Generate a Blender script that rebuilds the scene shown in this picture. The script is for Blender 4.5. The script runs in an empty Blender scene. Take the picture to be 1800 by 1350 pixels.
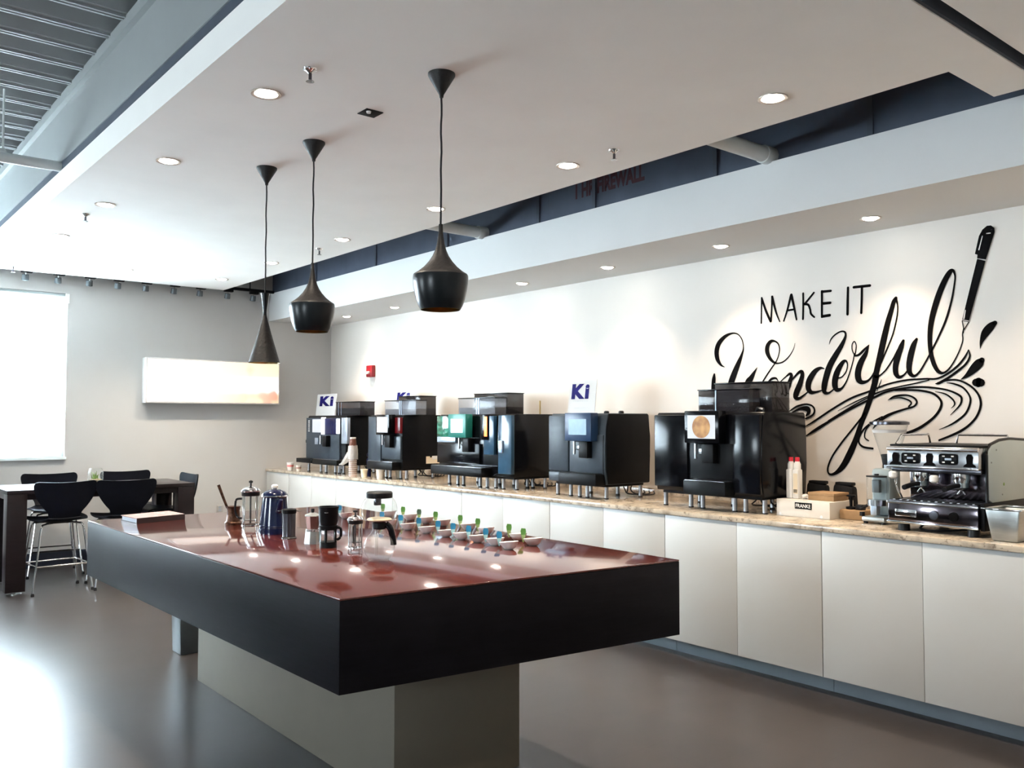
import bpy, bmesh, math, random
from mathutils import Vector, Matrix
random.seed(7)
scn = bpy.context.scene
COL = scn.collection
PI = math.pi

# ------------------------------------------------------------------ camera
F_PX, YAW, PITCH, ROLL, EYE = 1540.185, 0.6865654, 0.0419722, 0.0012195, 1.46
_f = Vector((math.sin(YAW) * math.cos(PITCH), math.cos(YAW) * math.cos(PITCH), math.sin(PITCH)))
_r = Vector((math.cos(YAW), -math.sin(YAW), 0))
_u = _r.cross(_f)
_c, _s = math.cos(ROLL), math.sin(ROLL)
RIGHT, UP, FWD = _c * _r + _s * _u, -_s * _r + _c * _u, _f
cam = bpy.data.cameras.new('camera')
cam.sensor_width = 36.0
cam.lens = F_PX / 1800 * 36
cam.clip_start = 0.05
camo = bpy.data.objects.new('camera', cam)
COL.objects.link(camo)
camo.matrix_world = Matrix(((RIGHT.x, UP.x, -FWD.x, 0), (RIGHT.y, UP.y, -FWD.y, 0),
                            (RIGHT.z, UP.z, -FWD.z, EYE), (0, 0, 0, 1)))
scn.camera = camo

def ray(u, v):
    return RIGHT * (u - 900) + UP * (675 - v) + FWD * F_PX
def on_x(u, v, x):                       # point of a plan survey: where sight line meets the plane X = x
    d = ray(u, v); t = x / d.x
    return Vector((x, t * d.y, EYE + t * d.z))
def Yx(u, x, v=750): return on_x(u, v, x).y

# ------------------------------------------------------------------ world, sun of the room: sky through the windows
scn.view_settings.view_transform = 'Standard'
scn.view_settings.look = 'None'
scn.view_settings.exposure = 2.3
scn.view_settings.gamma = 1.0
scn.view_settings.use_curve_mapping = False
w = bpy.data.worlds.new('world'); scn.world = w
w.use_nodes = True
bg = w.node_tree.nodes['Background']
bg.inputs[0].default_value = (0.80, 0.92, 1.0, 1)
bg.inputs[1].default_value = 9.0
try:
    scn.cycles.use_denoising = True
    scn.cycles.max_bounces = 7
    scn.cycles.adaptive_threshold = 0.025
    scn.cycles.transparent_max_bounces = 16
    scn.cycles.caustics_reflective = False
    scn.cycles.caustics_refractive = False
    scn.cycles.sample_clamp_indirect = 6.0
except Exception:
    pass
DOWN_W, SOFF_W = 37.0, 11.0              # downlight powers
DOWN_C, SOFF_C = (1.0, 0.85, 0.68), (1.0, 0.77, 0.55)

# room measures (metres)
XW, YB, XL, YN = 5.10, 9.74, -3.6, -3.2   # right, back, left, near walls
ZC, ZD = 2.90, 3.50                       # hung ceiling, metal deck
XC, ZT = 4.283, 0.90                      # cabinet fronts, worktop height

def portal(loc, rot, sx, sy):
    l = bpy.data.lights.new('window_portal', 'AREA'); l.shape = 'RECTANGLE'; l.size = sx; l.size_y = sy
    try: l.cycles.is_portal = True
    except Exception: return
    o = bpy.data.objects.new('window_portal', l); o.location = loc; o.rotation_euler = rot
    COL.objects.link(o)
portal((.365, YB + 0.16, 1.92), (-PI / 2, 0, 0), 3.53, 1.66)
LWIN = (1.6, 6.2)                         # centres of the left wall windows
for yy in LWIN:
    portal((XL - 0.16, yy, 1.75), (0, -PI / 2, 0), 1.0, 1.2)

# ------------------------------------------------------------------ materials
MATS = {}
def mat(name, col=(.8, .8, .8), rough=.5, metal=0, spec=.5, coat=0, emit=None, es=0, alpha=1, trans=0, ior=1.45,
        var=0.0, vscale=8.0, vstretch=(1, 1, 1), bump=0.0):
    m = bpy.data.materials.new(name); m.use_nodes = True
    nt = m.node_tree; p = nt.nodes['Principled BSDF']
    p.inputs['Base Color'].default_value = (*col, 1)
    p.inputs['Roughness'].default_value = rough
    p.inputs['Metallic'].default_value = metal
    p.inputs['Specular IOR Level'].default_value = spec
    p.inputs['Coat Weight'].default_value = coat
    p.inputs['Coat Roughness'].default_value = .05
    p.inputs['IOR'].default_value = ior
    p.inputs['Alpha'].default_value = alpha
    p.inputs['Transmission Weight'].default_value = trans
    if emit:
        p.inputs['Emission Color'].default_value = (*emit, 1)
        p.inputs['Emission Strength'].default_value = es
    if var > 0 or bump > 0:
        tc = nt.nodes.new('ShaderNodeTexCoord'); mp = nt.nodes.new('ShaderNodeMapping')
        mp.inputs['Scale'].default_value = vstretch
        n = nt.nodes.new('ShaderNodeTexNoise'); n.inputs['Scale'].default_value = vscale; n.inputs['Detail'].default_value = 6
        nt.links.new(tc.outputs['Object'], mp.inputs[0]); nt.links.new(mp.outputs[0], n.inputs['Vector'])
        if var > 0:
            r = nt.nodes.new('ShaderNodeValToRGB')
            r.color_ramp.elements[0].position = .3; r.color_ramp.elements[1].position = .7
            r.color_ramp.elements[0].color = (*[max(0, c * (1 - var)) for c in col], 1)
            r.color_ramp.elements[1].color = (*[min(1, c * (1 + var)) for c in col], 1)
            nt.links.new(n.outputs['Fac'], r.inputs[0]); nt.links.new(r.outputs[0], p.inputs['Base Color'])
        if bump > 0:
            b = nt.nodes.new('ShaderNodeBump'); b.inputs['Strength'].default_value = bump; b.inputs['Distance'].default_value = .01
            nt.links.new(n.outputs['Fac'], b.inputs['Height']); nt.links.new(b.outputs[0], p.inputs['Normal'])
    MATS[name] = m
    return m
def M(n): return MATS[n]

mat('paint_ceiling', (.90, .87, .825), .9, var=.02, vscale=3)
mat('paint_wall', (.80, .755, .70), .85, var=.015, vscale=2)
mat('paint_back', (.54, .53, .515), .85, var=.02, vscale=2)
mat('paint_soffit', (.70, .70, .69), .8, var=.015, vscale=2)
mat('paint_deck', (.29, .305, .305), .6, var=.08, vscale=2)
mat('paint_beam', (.29, .31, .305), .6, var=.04, vscale=2)
mat('firewall', (.062, .078, .112), .85, var=.15, vscale=3)
mat('void_dark', (.06, .075, .10), .9, var=.1)
mat('fire_red', (.045, .006, .014), .8, var=.2, vscale=20)
mat('door_white', (.49, .48, .455), .45, var=.01, vscale=2)
mat('carcass', (.55, .54, .52), .7, var=.02)
mat('toe_kick', (.26, .30, .33), .5, var=.06, vscale=5)
mat('black_gloss', (.003, .0035, .005), .16, spec=.25, coat=.0, var=.1)
mat('black_satin', (.0035, .004, .005), .42, spec=.14, var=.15, vscale=20)
mat('black_matte', (.008, .008, .009), .65, spec=.2, var=.2, vscale=40)
mat('black_plastic', (.006, .006, .007), .4, spec=.3, var=.1)
mat('graphite', (.028, .041, .056), .4, spec=.4, var=.08, vscale=30)
mat('reflection_blue', (.024, .068, .12), .2, coat=.2, var=.25, vscale=6)  # blue reflection on the cooler doors, put into their colour
mat('reflection_green', (.03, .17, .11), .12, coat=.6, var=.6, vscale=14, vstretch=(1, 1, 2.5))  # mirrored greenery painted into the door colour
mat('panel_teal', (.018, .20, .165), .3, var=.05)
mat('panel_silver', (.38, .44, .52), .3, metal=.5, var=.1)
mat('chrome', (.75, .75, .76), .10, metal=1, var=.03)
mat('steel', (.38, .39, .40), .25, metal=1, var=.06, vscale=30)
mat('leg_steel', (.34, .34, .35), .35, metal=.9, var=.1, vscale=30)
mat('steel_brushed', (.45, .47, .46), .35, metal=.85, var=.05, vscale=20, vstretch=(1, 1, 8))
mat('steel_dark', (.10, .10, .115), .25, metal=.9, var=.2, vscale=12)
mat('chrome_dark', (.15, .13, .145), .12, metal=1, var=.5, vscale=9)
mat('panel_white', (.36, .42, .42), .4, var=.03, vscale=6)
mat('display_mint', (.4, .55, .5), .3, emit=(.72, 1, .93), es=.17, var=.04, vscale=60)
mat('display_white', (.12, .13, .14), .3, emit=(.86, .9, .95), es=.15, var=.05, vscale=60)
mat('display_blue', (.05, .11, .16), .3, emit=(.16, .36, .5), es=.07, var=.1, vscale=30)
mat('glow_white', (.6, .6, .6), .4, emit=(.85, .9, 1), es=.5, var=.02)
mat('glow_orange', (1, .35, .1), .4, emit=(1, .16, .03), es=.4, var=.1, vscale=30)
mat('reflection_red', (.05, .003, .005), .3, emit=(.5, .02, .03), es=.03, var=.2)
mat('glow_green', (.1, .5, .2), .4, emit=(.25, 1, .45), es=.3, var=.05)
mat('glow_blue', (.05, .1, .4), .4, emit=(.2, .4, 1), es=.4, var=.05)
mat('navy_frame', (.015, .04, .10), .3, var=.1)
mat('smoke', (.03, .027, .03), .08, spec=.3, alpha=.78, var=.05)
mat('smoke_clear', (.35, .37, .42), .08, alpha=.35, var=.05)
mat('beans', (.018, .011, .008), .6, var=.5, vscale=90, bump=.6)
def glass_mat():
    # thin blown glass: clear face-on, bright towards the rim
    m = bpy.data.materials.new('glass'); m.use_nodes = True
    nt = m.node_tree; nt.nodes.remove(nt.nodes['Principled BSDF']); out = nt.nodes['Material Output']
    tr = nt.nodes.new('ShaderNodeBsdfTransparent'); tr.inputs[0].default_value = (.95, .96, .955, 1)
    gl = nt.nodes.new('ShaderNodeBsdfPrincipled'); gl.inputs['Base Color'].default_value = (.55, .57, .57, 1); gl.inputs['Roughness'].default_value = .05; gl.inputs['Metallic'].default_value = .3
    lw = nt.nodes.new('ShaderNodeLayerWeight'); lw.inputs['Blend'].default_value = .5
    pw = nt.nodes.new('ShaderNodeMath'); pw.operation = 'POWER'; pw.inputs[1].default_value = 3.2
    fr = nt.nodes.new('ShaderNodeMapRange'); fr.inputs[3].default_value = .05; fr.inputs[4].default_value = .75
    nt.links.new(lw.outputs['Facing'], pw.inputs[0]); nt.links.new(pw.outputs[0], fr.inputs[0])
    nz = nt.nodes.new('ShaderNodeTexNoise'); nz.inputs['Scale'].default_value = 12
    bp = nt.nodes.new('ShaderNodeBump'); bp.inputs['Strength'].default_value = .04
    mx = nt.nodes.new('ShaderNodeMixShader')
    nt.links.new(nz.outputs['Fac'], bp.inputs['Height']); nt.links.new(bp.outputs[0], gl.inputs['Normal'])
    nt.links.new(fr.outputs[0], mx.inputs[0]); nt.links.new(tr.outputs[0], mx.inputs[1]); nt.links.new(gl.outputs[0], mx.inputs[2]); nt.links.new(mx.outputs[0], out.inputs[0])
    MATS['glass'] = m
glass_mat()
mat('glass_pane', (.9, .97, 1), .02, alpha=.06, var=.01)
mat('pend_black', (.010, .0095, .0095), .5, spec=.4, var=.3, vscale=70, bump=.25)
mat('pend_gloss', (.004, .006, .008), .28, spec=.3, var=.1)
mat('brass', (.60, .42, .17), .3, metal=1, var=.1, vscale=30)
mat('copper_old', (.075, .036, .022), .35, metal=.8, var=.6, vscale=50, bump=.5)
mat('copper_pink', (.28, .17, .15), .3, metal=.8, var=.08)
mat('enamel_blue', (.004, .008, .040), .15, coat=.2, var=.15, vscale=12)
mat('white_plastic', (.8, .78, .74), .4, var=.02)
mat('white_card', (.72, .71, .69), .7, var=.01)
mat('cream', (.80, .68, .50), .7, var=.03)
mat('cardboard', (.36, .22, .11), .8, var=.08, vscale=30)
mat('box_white', (.66, .61, .54), .7, var=.03)
mat('bowl_white', (.78, .77, .74), .3, var=.03, vscale=30)
mat('tag_blue', (.02, .22, .42), .5, var=.08)
mat('tag_pale', (.28, .50, .54), .5, var=.08)
mat('tag_green', (.085, .25, .05), .5, var=.15)
mat('tag_lime', (.24, .34, .13), .5, var=.1)
mat('tag_dark', (.05, .10, .06), .5, var=.1)
mat('red_cap', (.65, .02, .04), .4, var=.05)
mat('red_alarm', (.30, .008, .016), .35, var=.05)
mat('red_paper', (.75, .10, .06), .6, var=.05)
mat('print_red', (.75, .25, .24), .6, var=.05)
mat('print_grey', (.70, .69, .68), .7, var=.05)
mat('ki_blue', (.012, .009, .13), .6, spec=.1, var=.25, vscale=25)
mat('ink', (.003, .003, .0035), .7, spec=.08, var=.1)
mat('ink_white', (.80, .76, .72), .7, var=.02)
mat('cup_brown', (.16, .06, .04), .6, var=.15)
mat('paper_cup', (.74, .68, .62), .6, var=.04)
mat('cup_band', (.33, .17, .13), .6, var=.1)
mat('plastic_wrap', (.8, .78, .76), .2, alpha=.5, var=.1, vscale=25, bump=.8)
mat('bottle_navy', (.006, .009, .05), .2, spec=.3, var=.1)
mat('book_cover', (.46, .28, .27), .25, coat=.3, var=.05)
mat('book_dark', (.03, .02, .022), .4, var=.1)
mat('book_pages', (.55, .62, .68), .7, var=.05, vscale=40, vstretch=(1, 1, 20))
mat('chair_black', (.004, .005, .009), .45, spec=.14, var=.1, vscale=20)
mat('rubber', (.01, .01, .012), .7, var=.1)
mat('table_dark', (.011, .007, .008), .3, spec=.4, var=.2, vscale=6, vstretch=(1, 8, 8))
mat('plinth', (.17, .15, .115), .6, var=.04, vscale=5)
mat('bin_grey', (.12, .14, .15), .35, metal=.5, var=.08)
mat('baseboard', (.015, .02, .035), .4, var=.1)
mat('frame_teal', (.80, .88, .88), .5, var=.05)
mat('plant', (.16, .26, .06), .6, var=.4, vscale=60)
mat('soil', (.20, .15, .09), .9, var=.3, vscale=50)
mat('outlet', (.45, .44, .42), .5, var=.05)
mat('cable', (.008, .008, .01), .6, var=.1)
mat('pipe_white', (.62, .64, .63), .5, var=.04)
mat('can_trim', (.42, .36, .31), .3, metal=.6, var=.05)
mat('lens', (1, .95, .88), .5, emit=(1, .93, .84), es=14, var=.01)

def wood_mat():
    m = bpy.data.materials.new('island_wood'); m.use_nodes = True
    nt = m.node_tree; p = nt.nodes['Principled BSDF']
    tc = nt.nodes.new('ShaderNodeTexCoord'); mp = nt.nodes.new('ShaderNodeMapping')
    mp.inputs['Scale'].default_value = (14, .8, 14)
    n = nt.nodes.new('ShaderNodeTexNoise'); n.inputs['Scale'].default_value = 3; n.inputs['Detail'].default_value = 8
    r = nt.nodes.new('ShaderNodeValToRGB')
    r.color_ramp.elements[0].position = .3; r.color_ramp.elements[0].color = (.062, .012, .009, 1)
    r.color_ramp.elements[1].position = .75; r.color_ramp.elements[1].color = (.125, .027, .019, 1)
    nt.links.new(tc.outputs['Object'], mp.inputs[0]); nt.links.new(mp.outputs[0], n.inputs['Vector'])
    nt.links.new(n.outputs['Fac'], r.inputs[0]); nt.links.new(r.outputs[0], p.inputs['Base Color'])
    p.inputs['Roughness'].default_value = .14
    p.inputs['Specular IOR Level'].default_value = .5
    p.inputs['Coat Weight'].default_value = .6; p.inputs['Coat IOR'].default_value = 1.6; p.inputs['Coat Roughness'].default_value = .06
    MATS['island_wood'] = m
wood_mat()
mat('island_side_shaded', (.0048, .0042, .0062), .5, spec=.14, var=.25, vscale=4, vstretch=(2, 2, 30))  # same wood as the top; shade and navy reflection put into the colour
def granite_mat():
    m = bpy.data.materials.new('granite'); m.use_nodes = True
    nt = m.node_tree; p = nt.nodes['Principled BSDF']
    tc = nt.nodes.new('ShaderNodeTexCoord')
    n = nt.nodes.new('ShaderNodeTexNoise'); n.inputs['Scale'].default_value = 14; n.inputs['Detail'].default_value = 9
    n2 = nt.nodes.new('ShaderNodeTexNoise'); n2.inputs['Scale'].default_value = 55; n2.inputs['Detail'].default_value = 3
    r = nt.nodes.new('ShaderNodeValToRGB')
    e = r.color_ramp.elements
    e[0].position = .28; e[0].color = (.20, .165, .125, 1); e[1].position = .60; e[1].color = (.56, .47, .36, 1)
    k = e.new(.45); k.color = (.43, .36, .28, 1)
    r2 = nt.nodes.new('ShaderNodeValToRGB')
    r2.color_ramp.elements[0].position = .33; r2.color_ramp.elements[0].color = (.15, .13, .12, 1)
    r2.color_ramp.elements[1].position = .42; r2.color_ramp.elements[1].color = (1, 1, 1, 1)
    mx = nt.nodes.new('ShaderNodeMixRGB'); mx.blend_type = 'MULTIPLY'; mx.inputs[0].default_value = .55
    nt.links.new(tc.outputs['Object'], n.inputs['Vector']); nt.links.new(tc.outputs['Object'], n2.inputs['Vector'])
    nt.links.new(n.outputs['Fac'], r.inputs[0]); nt.links.new(n2.outputs['Fac'], r2.inputs[0])
    nt.links.new(r.outputs[0], mx.inputs[1]); nt.links.new(r2.outputs[0], mx.inputs[2]); nt.links.new(mx.outputs[0], p.inputs['Base Color'])
    p.inputs['Roughness'].default_value = .12
    MATS['granite'] = m
granite_mat()
def floor_mat():
    m = bpy.data.materials.new('floor_vinyl'); m.use_nodes = True
    nt = m.node_tree; p = nt.nodes['Principled BSDF']
    tc = nt.nodes.new('ShaderNodeTexCoord'); mp = nt.nodes.new('ShaderNodeMapping')
    b = nt.nodes.new('ShaderNodeTexBrick')
    b.inputs['Scale'].default_value = 1.0; b.inputs['Brick Width'].default_value = 1.2; b.inputs['Row Height'].default_value = .3
    b.inputs['Mortar Size'].default_value = .002
    b.inputs['Color1'].default_value = (.038, .032, .030, 1); b.inputs['Color2'].default_value = (.034, .029, .0275, 1)
    b.inputs['Mortar'].default_value = (.028, .024, .023, 1)
    n = nt.nodes.new('ShaderNodeTexNoise'); n.inputs['Scale'].default_value = 5; n.inputs['Detail'].default_value = 6
    mx = nt.nodes.new('ShaderNodeMixRGB'); mx.blend_type = 'OVERLAY'; mx.inputs[0].default_value = .25
    nt.links.new(tc.outputs['Object'], mp.inputs[0]); nt.links.new(mp.outputs[0], b.inputs['Vector']); nt.links.new(mp.outputs[0], n.inputs['Vector'])
    nt.links.new(b.outputs['Color'], mx.inputs[1]); nt.links.new(n.outputs['Fac'], mx.inputs[2]); nt.links.new(mx.outputs[0], p.inputs['Base Color'])
    p.inputs['Roughness'].default_value = .30
    p.inputs['Specular IOR Level'].default_value = .5
    MATS['floor_vinyl'] = m
floor_mat()
def blind_mat():
    m = bpy.data.materials.new('blind_cloth'); m.use_nodes = True
    nt = m.node_tree; nt.nodes.remove(nt.nodes['Principled BSDF']); out = nt.nodes['Material Output']
    t = nt.nodes.new('ShaderNodeBsdfTranslucent'); t.inputs[0].default_value = (.92, .95, .96, 1)
    tr = nt.nodes.new('ShaderNodeBsdfTransparent'); tr.inputs[0].default_value = (.95, .97, 1, 1)
    w_ = nt.nodes.new('ShaderNodeTexWave'); w_.inputs['Scale'].default_value = 120
    mr = nt.nodes.new('ShaderNodeMapRange'); mr.inputs[3].default_value = .25; mr.inputs[4].default_value = .35
    mx = nt.nodes.new('ShaderNodeMixShader')
    nt.links.new(w_.outputs['Fac'], mr.inputs[0]); nt.links.new(mr.outputs[0], mx.inputs[0])
    nt.links.new(t.outputs[0], mx.inputs[1]); nt.links.new(tr.outputs[0], mx.inputs[2]); nt.links.new(mx.outputs[0], out.inputs[0])
    MATS['blind_cloth'] = m
blind_mat()
def lightbox_mat():
    # backlit film: pale orange bands above and below a white stripe, reddish flowers at the right end
    m = bpy.data.materials.new('lightbox_film'); m.use_nodes = True
    nt = m.node_tree; p = nt.nodes['Principled BSDF']
    tc = nt.nodes.new('ShaderNodeTexCoord'); sp = nt.nodes.new('ShaderNodeSeparateXYZ')
    nt.links.new(tc.outputs['Generated'], sp.inputs[0])
    r = nt.nodes.new('ShaderNodeValToRGB'); e = r.color_ramp.elements
    e[0].position = 0; e[0].color = (1, .70, .42, 1); e[1].position = 1; e[1].color = (1, .72, .45, 1)
    for pos, c in ((.20, (1, .72, .45, 1)), (.27, (1, .97, .93, 1)), (.60, (1, .97, .93, 1)), (.68, (1, .78, .52, 1))):
        k = e.new(pos); k.color = c
    nt.links.new(sp.outputs['Z'], r.inputs[0])
    rx = nt.nodes.new('ShaderNodeValToRGB'); e = rx.color_ramp.elements
    e[0].position = .55; e[0].color = (0, 0, 0, 1); e[1].position = 1; e[1].color = (1, 1, 1, 1)
    nt.links.new(sp.outputs['X'], rx.inputs[0])
    n = nt.nodes.new('ShaderNodeTexNoise'); n.inputs['Scale'].default_value = 4.5; n.inputs['Detail'].default_value = 1
    nt.links.new(tc.outputs['Object'], n.inputs['Vector'])
    rn = nt.nodes.new('ShaderNodeValToRGB'); rn.color_ramp.elements[0].position = .56; rn.color_ramp.elements[1].position = .66
    nt.links.new(n.outputs['Fac'], rn.inputs[0])
    mu = nt.nodes.new('ShaderNodeMath'); mu.operation = 'MULTIPLY'
    nt.links.new(rx.outputs[0], mu.inputs[0]); nt.links.new(rn.outputs[0], mu.inputs[1])
    mx = nt.nodes.new('ShaderNodeMixRGB'); mx.inputs[2].default_value = (.85, .30, .20, 1)
    nt.links.new(mu.outputs[0], mx.inputs[0]); nt.links.new(r.outputs[0], mx.inputs[1])
    rw = nt.nodes.new('ShaderNodeValToRGB'); rw.color_ramp.elements[0].position = .1; rw.color_ramp.elements[0].color = (.75, .75, .75, 1)
    rw.color_ramp.elements[1].position = 1; rw.color_ramp.elements[1].color = (.0, .0, .0, 1)
    nt.links.new(sp.outputs['X'], rw.inputs[0])
    m2 = nt.nodes.new('ShaderNodeMixRGB'); m2.inputs[2].default_value = (1, .97, .93, 1)
    nt.links.new(rw.outputs[0], m2.inputs[0]); nt.links.new(mx.outputs[0], m2.inputs[1])
    nt.links.new(m2.outputs[0], p.inputs['Emission Color'])
    p.inputs['Emission Strength'].default_value = .29
    p.inputs['Base Color'].default_value = (.05, .04, .035, 1)
    MATS['lightbox_film'] = m
lightbox_mat()
def crema_mat():
    m = bpy.data.materials.new('crema'); m.use_nodes = True
    nt = m.node_tree; p = nt.nodes['Principled BSDF']
    tc = nt.nodes.new('ShaderNodeTexCoord'); n = nt.nodes.new('ShaderNodeTexNoise'); n.inputs['Scale'].default_value = 18
    r = nt.nodes.new('ShaderNodeValToRGB')
    r.color_ramp.elements[0].position = .35; r.color_ramp.elements[0].color = (.16, .075, .022, 1)
    r.color_ramp.elements[1].position = .7; r.color_ramp.elements[1].color = (.34, .19, .06, 1)
    nt.links.new(tc.outputs['Object'], n.inputs['Vector']); nt.links.new(n.outputs['Fac'], r.inputs[0])
    nt.links.new(r.outputs[0], p.inputs['Base Color']); nt.links.new(r.outputs[0], p.inputs['Emission Color'])
    p.inputs['Emission Strength'].default_value = .22
    MATS['crema'] = m
crema_mat()

# ------------------------------------------------------------------ geometry helpers
OFF = {}
def B(): return bmesh.new()
def box(bm, x0, y0, z0, x1, y1, z1):
    v = [bm.verts.new(p) for p in ((x0, y0, z0), (x1, y0, z0), (x1, y1, z0), (x0, y1, z0),
                                   (x0, y0, z1), (x1, y0, z1), (x1, y1, z1), (x0, y1, z1))]
    for f in ((0, 3, 2, 1), (4, 5, 6, 7), (0, 1, 5, 4), (1, 2, 6, 5), (2, 3, 7, 6), (3, 0, 4, 7)):
        bm.faces.new([v[i] for i in f])
    return bm
def hexa(bm, bot, top):                   # bottom quad, top quad
    v = [bm.verts.new(p) for p in list(bot) + list(top)]
    for f in ((3, 2, 1, 0), (4, 5, 6, 7), (0, 1, 5, 4), (1, 2, 6, 5), (2, 3, 7, 6), (3, 0, 4, 7)):
        bm.faces.new([v[i] for i in f])
    return bm
def lathe(bm, cx, cy, prof, seg=28, sx=1.0, sy=1.0):
    rings = []
    for r, z in prof:
        if r < 1e-5:
            rings.append([bm.verts.new((cx, cy, z))])
        else:
            rings.append([bm.verts.new((cx + sx * r * math.cos(2 * PI * k / seg), cy + sy * r * math.sin(2 * PI * k / seg), z)) for k in range(seg)])
    for a, b in zip(rings, rings[1:]):
        for k in range(seg):
            k2 = (k + 1) % seg
            if len(a) == 1 and len(b) == 1: continue
            if len(a) == 1: bm.faces.new((a[0], b[k2], b[k]))
            elif len(b) == 1: bm.faces.new((a[k], a[k2], b[0]))
            else: bm.faces.new((a[k], a[k2], b[k2], b[k]))
    for rg, flip in ((rings[0], True), (rings[-1], False)):
        if len(rg) > 1 and rg is not None and getattr(bm, 'cap_ends', True):
            bm.faces.new(rg[::-1] if flip else rg)
    return bm
def lathe_open(bm, cx, cy, prof, seg=28):
    rings = [[bm.verts.new((cx + r * math.cos(2 * PI * k / seg), cy + r * math.sin(2 * PI * k / seg), z)) for k in range(seg)] for r, z in prof]
    for a, b in zip(rings, rings[1:]):
        for k in range(seg):
            k2 = (k + 1) % seg
            bm.faces.new((a[k], a[k2], b[k2], b[k]))
    return bm
def tube(bm, pts, r, seg=8, r1=None):
    pts = [Vector(p) for p in pts]; rings = []
    n = len(pts)
    for i, p in enumerate(pts):
        d = (pts[min(i + 1, n - 1)] - pts[max(i - 1, 0)]).normalized()
        a = Vector((0, 0, 1)) if abs(d.z) < .9 else Vector((1, 0, 0))
        e1 = d.cross(a).normalized(); e2 = d.cross(e1)
        rr = r if r1 is None else r + (r1 - r) * i / (n - 1)
        rings.append([bm.verts.new(p + rr * (math.cos(2 * PI * k / seg) * e1 + math.sin(2 * PI * k / seg) * e2)) for k in range(seg)])
    for a, b in zip(rings, rings[1:]):
        for k in range(seg):
            bm.faces.new((a[k], a[(k + 1) % seg], b[(k + 1) % seg], b[k]))
    bm.faces.new(rings[0][::-1]); bm.faces.new(rings[-1])
    return bm
def prism(bm, poly, axis, a0, a1):        # poly of 2-D points in the other two axes
    def P(p, a):
        return {'x': (a, p[0], p[1]), 'y': (p[0], a, p[1]), 'z': (p[0], p[1], a)}[axis]
    lo = [bm.verts.new(P(p, a0)) for p in poly]; hi = [bm.verts.new(P(p, a1)) for p in poly]
    n = len(poly)
    bm.faces.new(lo[::-1]); bm.faces.new(hi)
    for i in range(n):
        bm.faces.new((lo[i], lo[(i + 1) % n], hi[(i + 1) % n], hi[i]))
    return bm
def spline(pts, n=6):
    if len(pts) < 3: 
        return [tuple(a + (b - a) * t / n for a, b in zip(pts[0], pts[1])) for t in range(n + 1)]
    out = []
    P_ = [pts[0]] + list(pts) + [pts[-1]]
    for i in range(1, len(P_) - 2):
        for k in range(n):
            t = k / n
            out.append(tuple(.5 * (2 * b + (c - a) * t + (2 * a - 5 * b + 4 * c - d) * t * t + (3 * b - a - 3 * c + d) * t ** 3)
                             for a, b, c, d in zip(P_[i - 1], P_[i], P_[i + 1], P_[i + 2])))
    out.append(tuple(pts[-1]))
    return out
def obj(name, bm, m, parent=None, bevel=0.0, smooth=True, segs=2):
    bmesh.ops.recalc_face_normals(bm, faces=bm.faces)
    if bevel > 0:
        bmesh.ops.bevel(bm, geom=[e for e in bm.edges if e.calc_face_angle(0) > .5], offset=bevel, segments=segs, affect='EDGES', profile=.5)
    off = OFF.get(parent.name, Vector()) if parent else Vector()
    if off.length: bmesh.ops.translate(bm, verts=bm.verts, vec=-off)
    me = bpy.data.meshes.new(name); bm.to_mesh(me); bm.free()
    me.materials.append(MATS[m])
    if smooth:
        me.shade_smooth()
        me.set_sharp_from_angle(angle=math.radians(38))
    o = bpy.data.objects.new(name, me); COL.objects.link(o)
    if parent:
        o.parent = parent
        OFF[o.name] = off
    return o
def mobj(name, me, m, parent=None):
    me.materials.clear(); me.materials.append(MATS[m])
    o = bpy.data.objects.new(name, me); COL.objects.link(o)
    if parent: o.parent = parent; OFF[o.name] = OFF.get(parent.name, Vector())
    return o
def tag(o, label, cat, group=None):
    o['label'] = label; o['category'] = cat
    if group: o['group'] = group
    return o
def thing(name, label, cat, loc=(0, 0, 0), group=None):
    o = bpy.data.objects.new(name, None); COL.objects.link(o)
    o.empty_display_size = .05
    o.location = loc; OFF[o.name] = Vector(loc)
    return tag(o, label, cat, group)
def struct(name, bm, m, parent=None, bevel=0, smooth=False):
    o = obj(name, bm, m, parent, bevel, smooth)
    if not parent: o['kind'] = 'structure'
    return o
def dup(root, loc, rz=0, label=None):
    r = root.copy(); COL.objects.link(r); r.location = loc; r.rotation_euler = (0, 0, rz)
    if label: r['label'] = label
    for ch in list(root.children):
        c = ch.copy(); COL.objects.link(c); c.parent = r
        for g in list(ch.children):
            d = g.copy(); COL.objects.link(d); d.parent = c
    return r
def text_bm(s, size, to_world, bold=0.0, extrude=0.0, width=None):
    cu = bpy.data.curves.new('lettering', 'FONT'); cu.body = s; cu.size = size; cu.offset = bold; cu.extrude = extrude; cu.space_character = 1.30 if s == 'Ki' else 1.0
    o = bpy.data.objects.new('lettering_source', cu); COL.objects.link(o)
    dg = bpy.context.evaluated_depsgraph_get(); dg.update()
    me = bpy.data.meshes.new_from_object(o.evaluated_get(dg))
    bm = bmesh.new(); bm.from_mesh(me)
    bpy.data.objects.remove(o); bpy.data.curves.remove(cu); bpy.data.meshes.remove(me)
    xs = [v.co.x for v in bm.verts]; k = 1.0
    if width: k = width / (max(xs) - min(xs))
    x0 = min(xs)
    for v in bm.verts:
        v.co = Vector(to_world((v.co.x - x0) * k, v.co.y, v.co.z))
    return bm
ORD = ['first', 'second', 'third', 'fourth', 'fifth', 'sixth', 'seventh', 'eighth', 'ninth', 'tenth', 'eleventh', 'twelfth']

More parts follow.
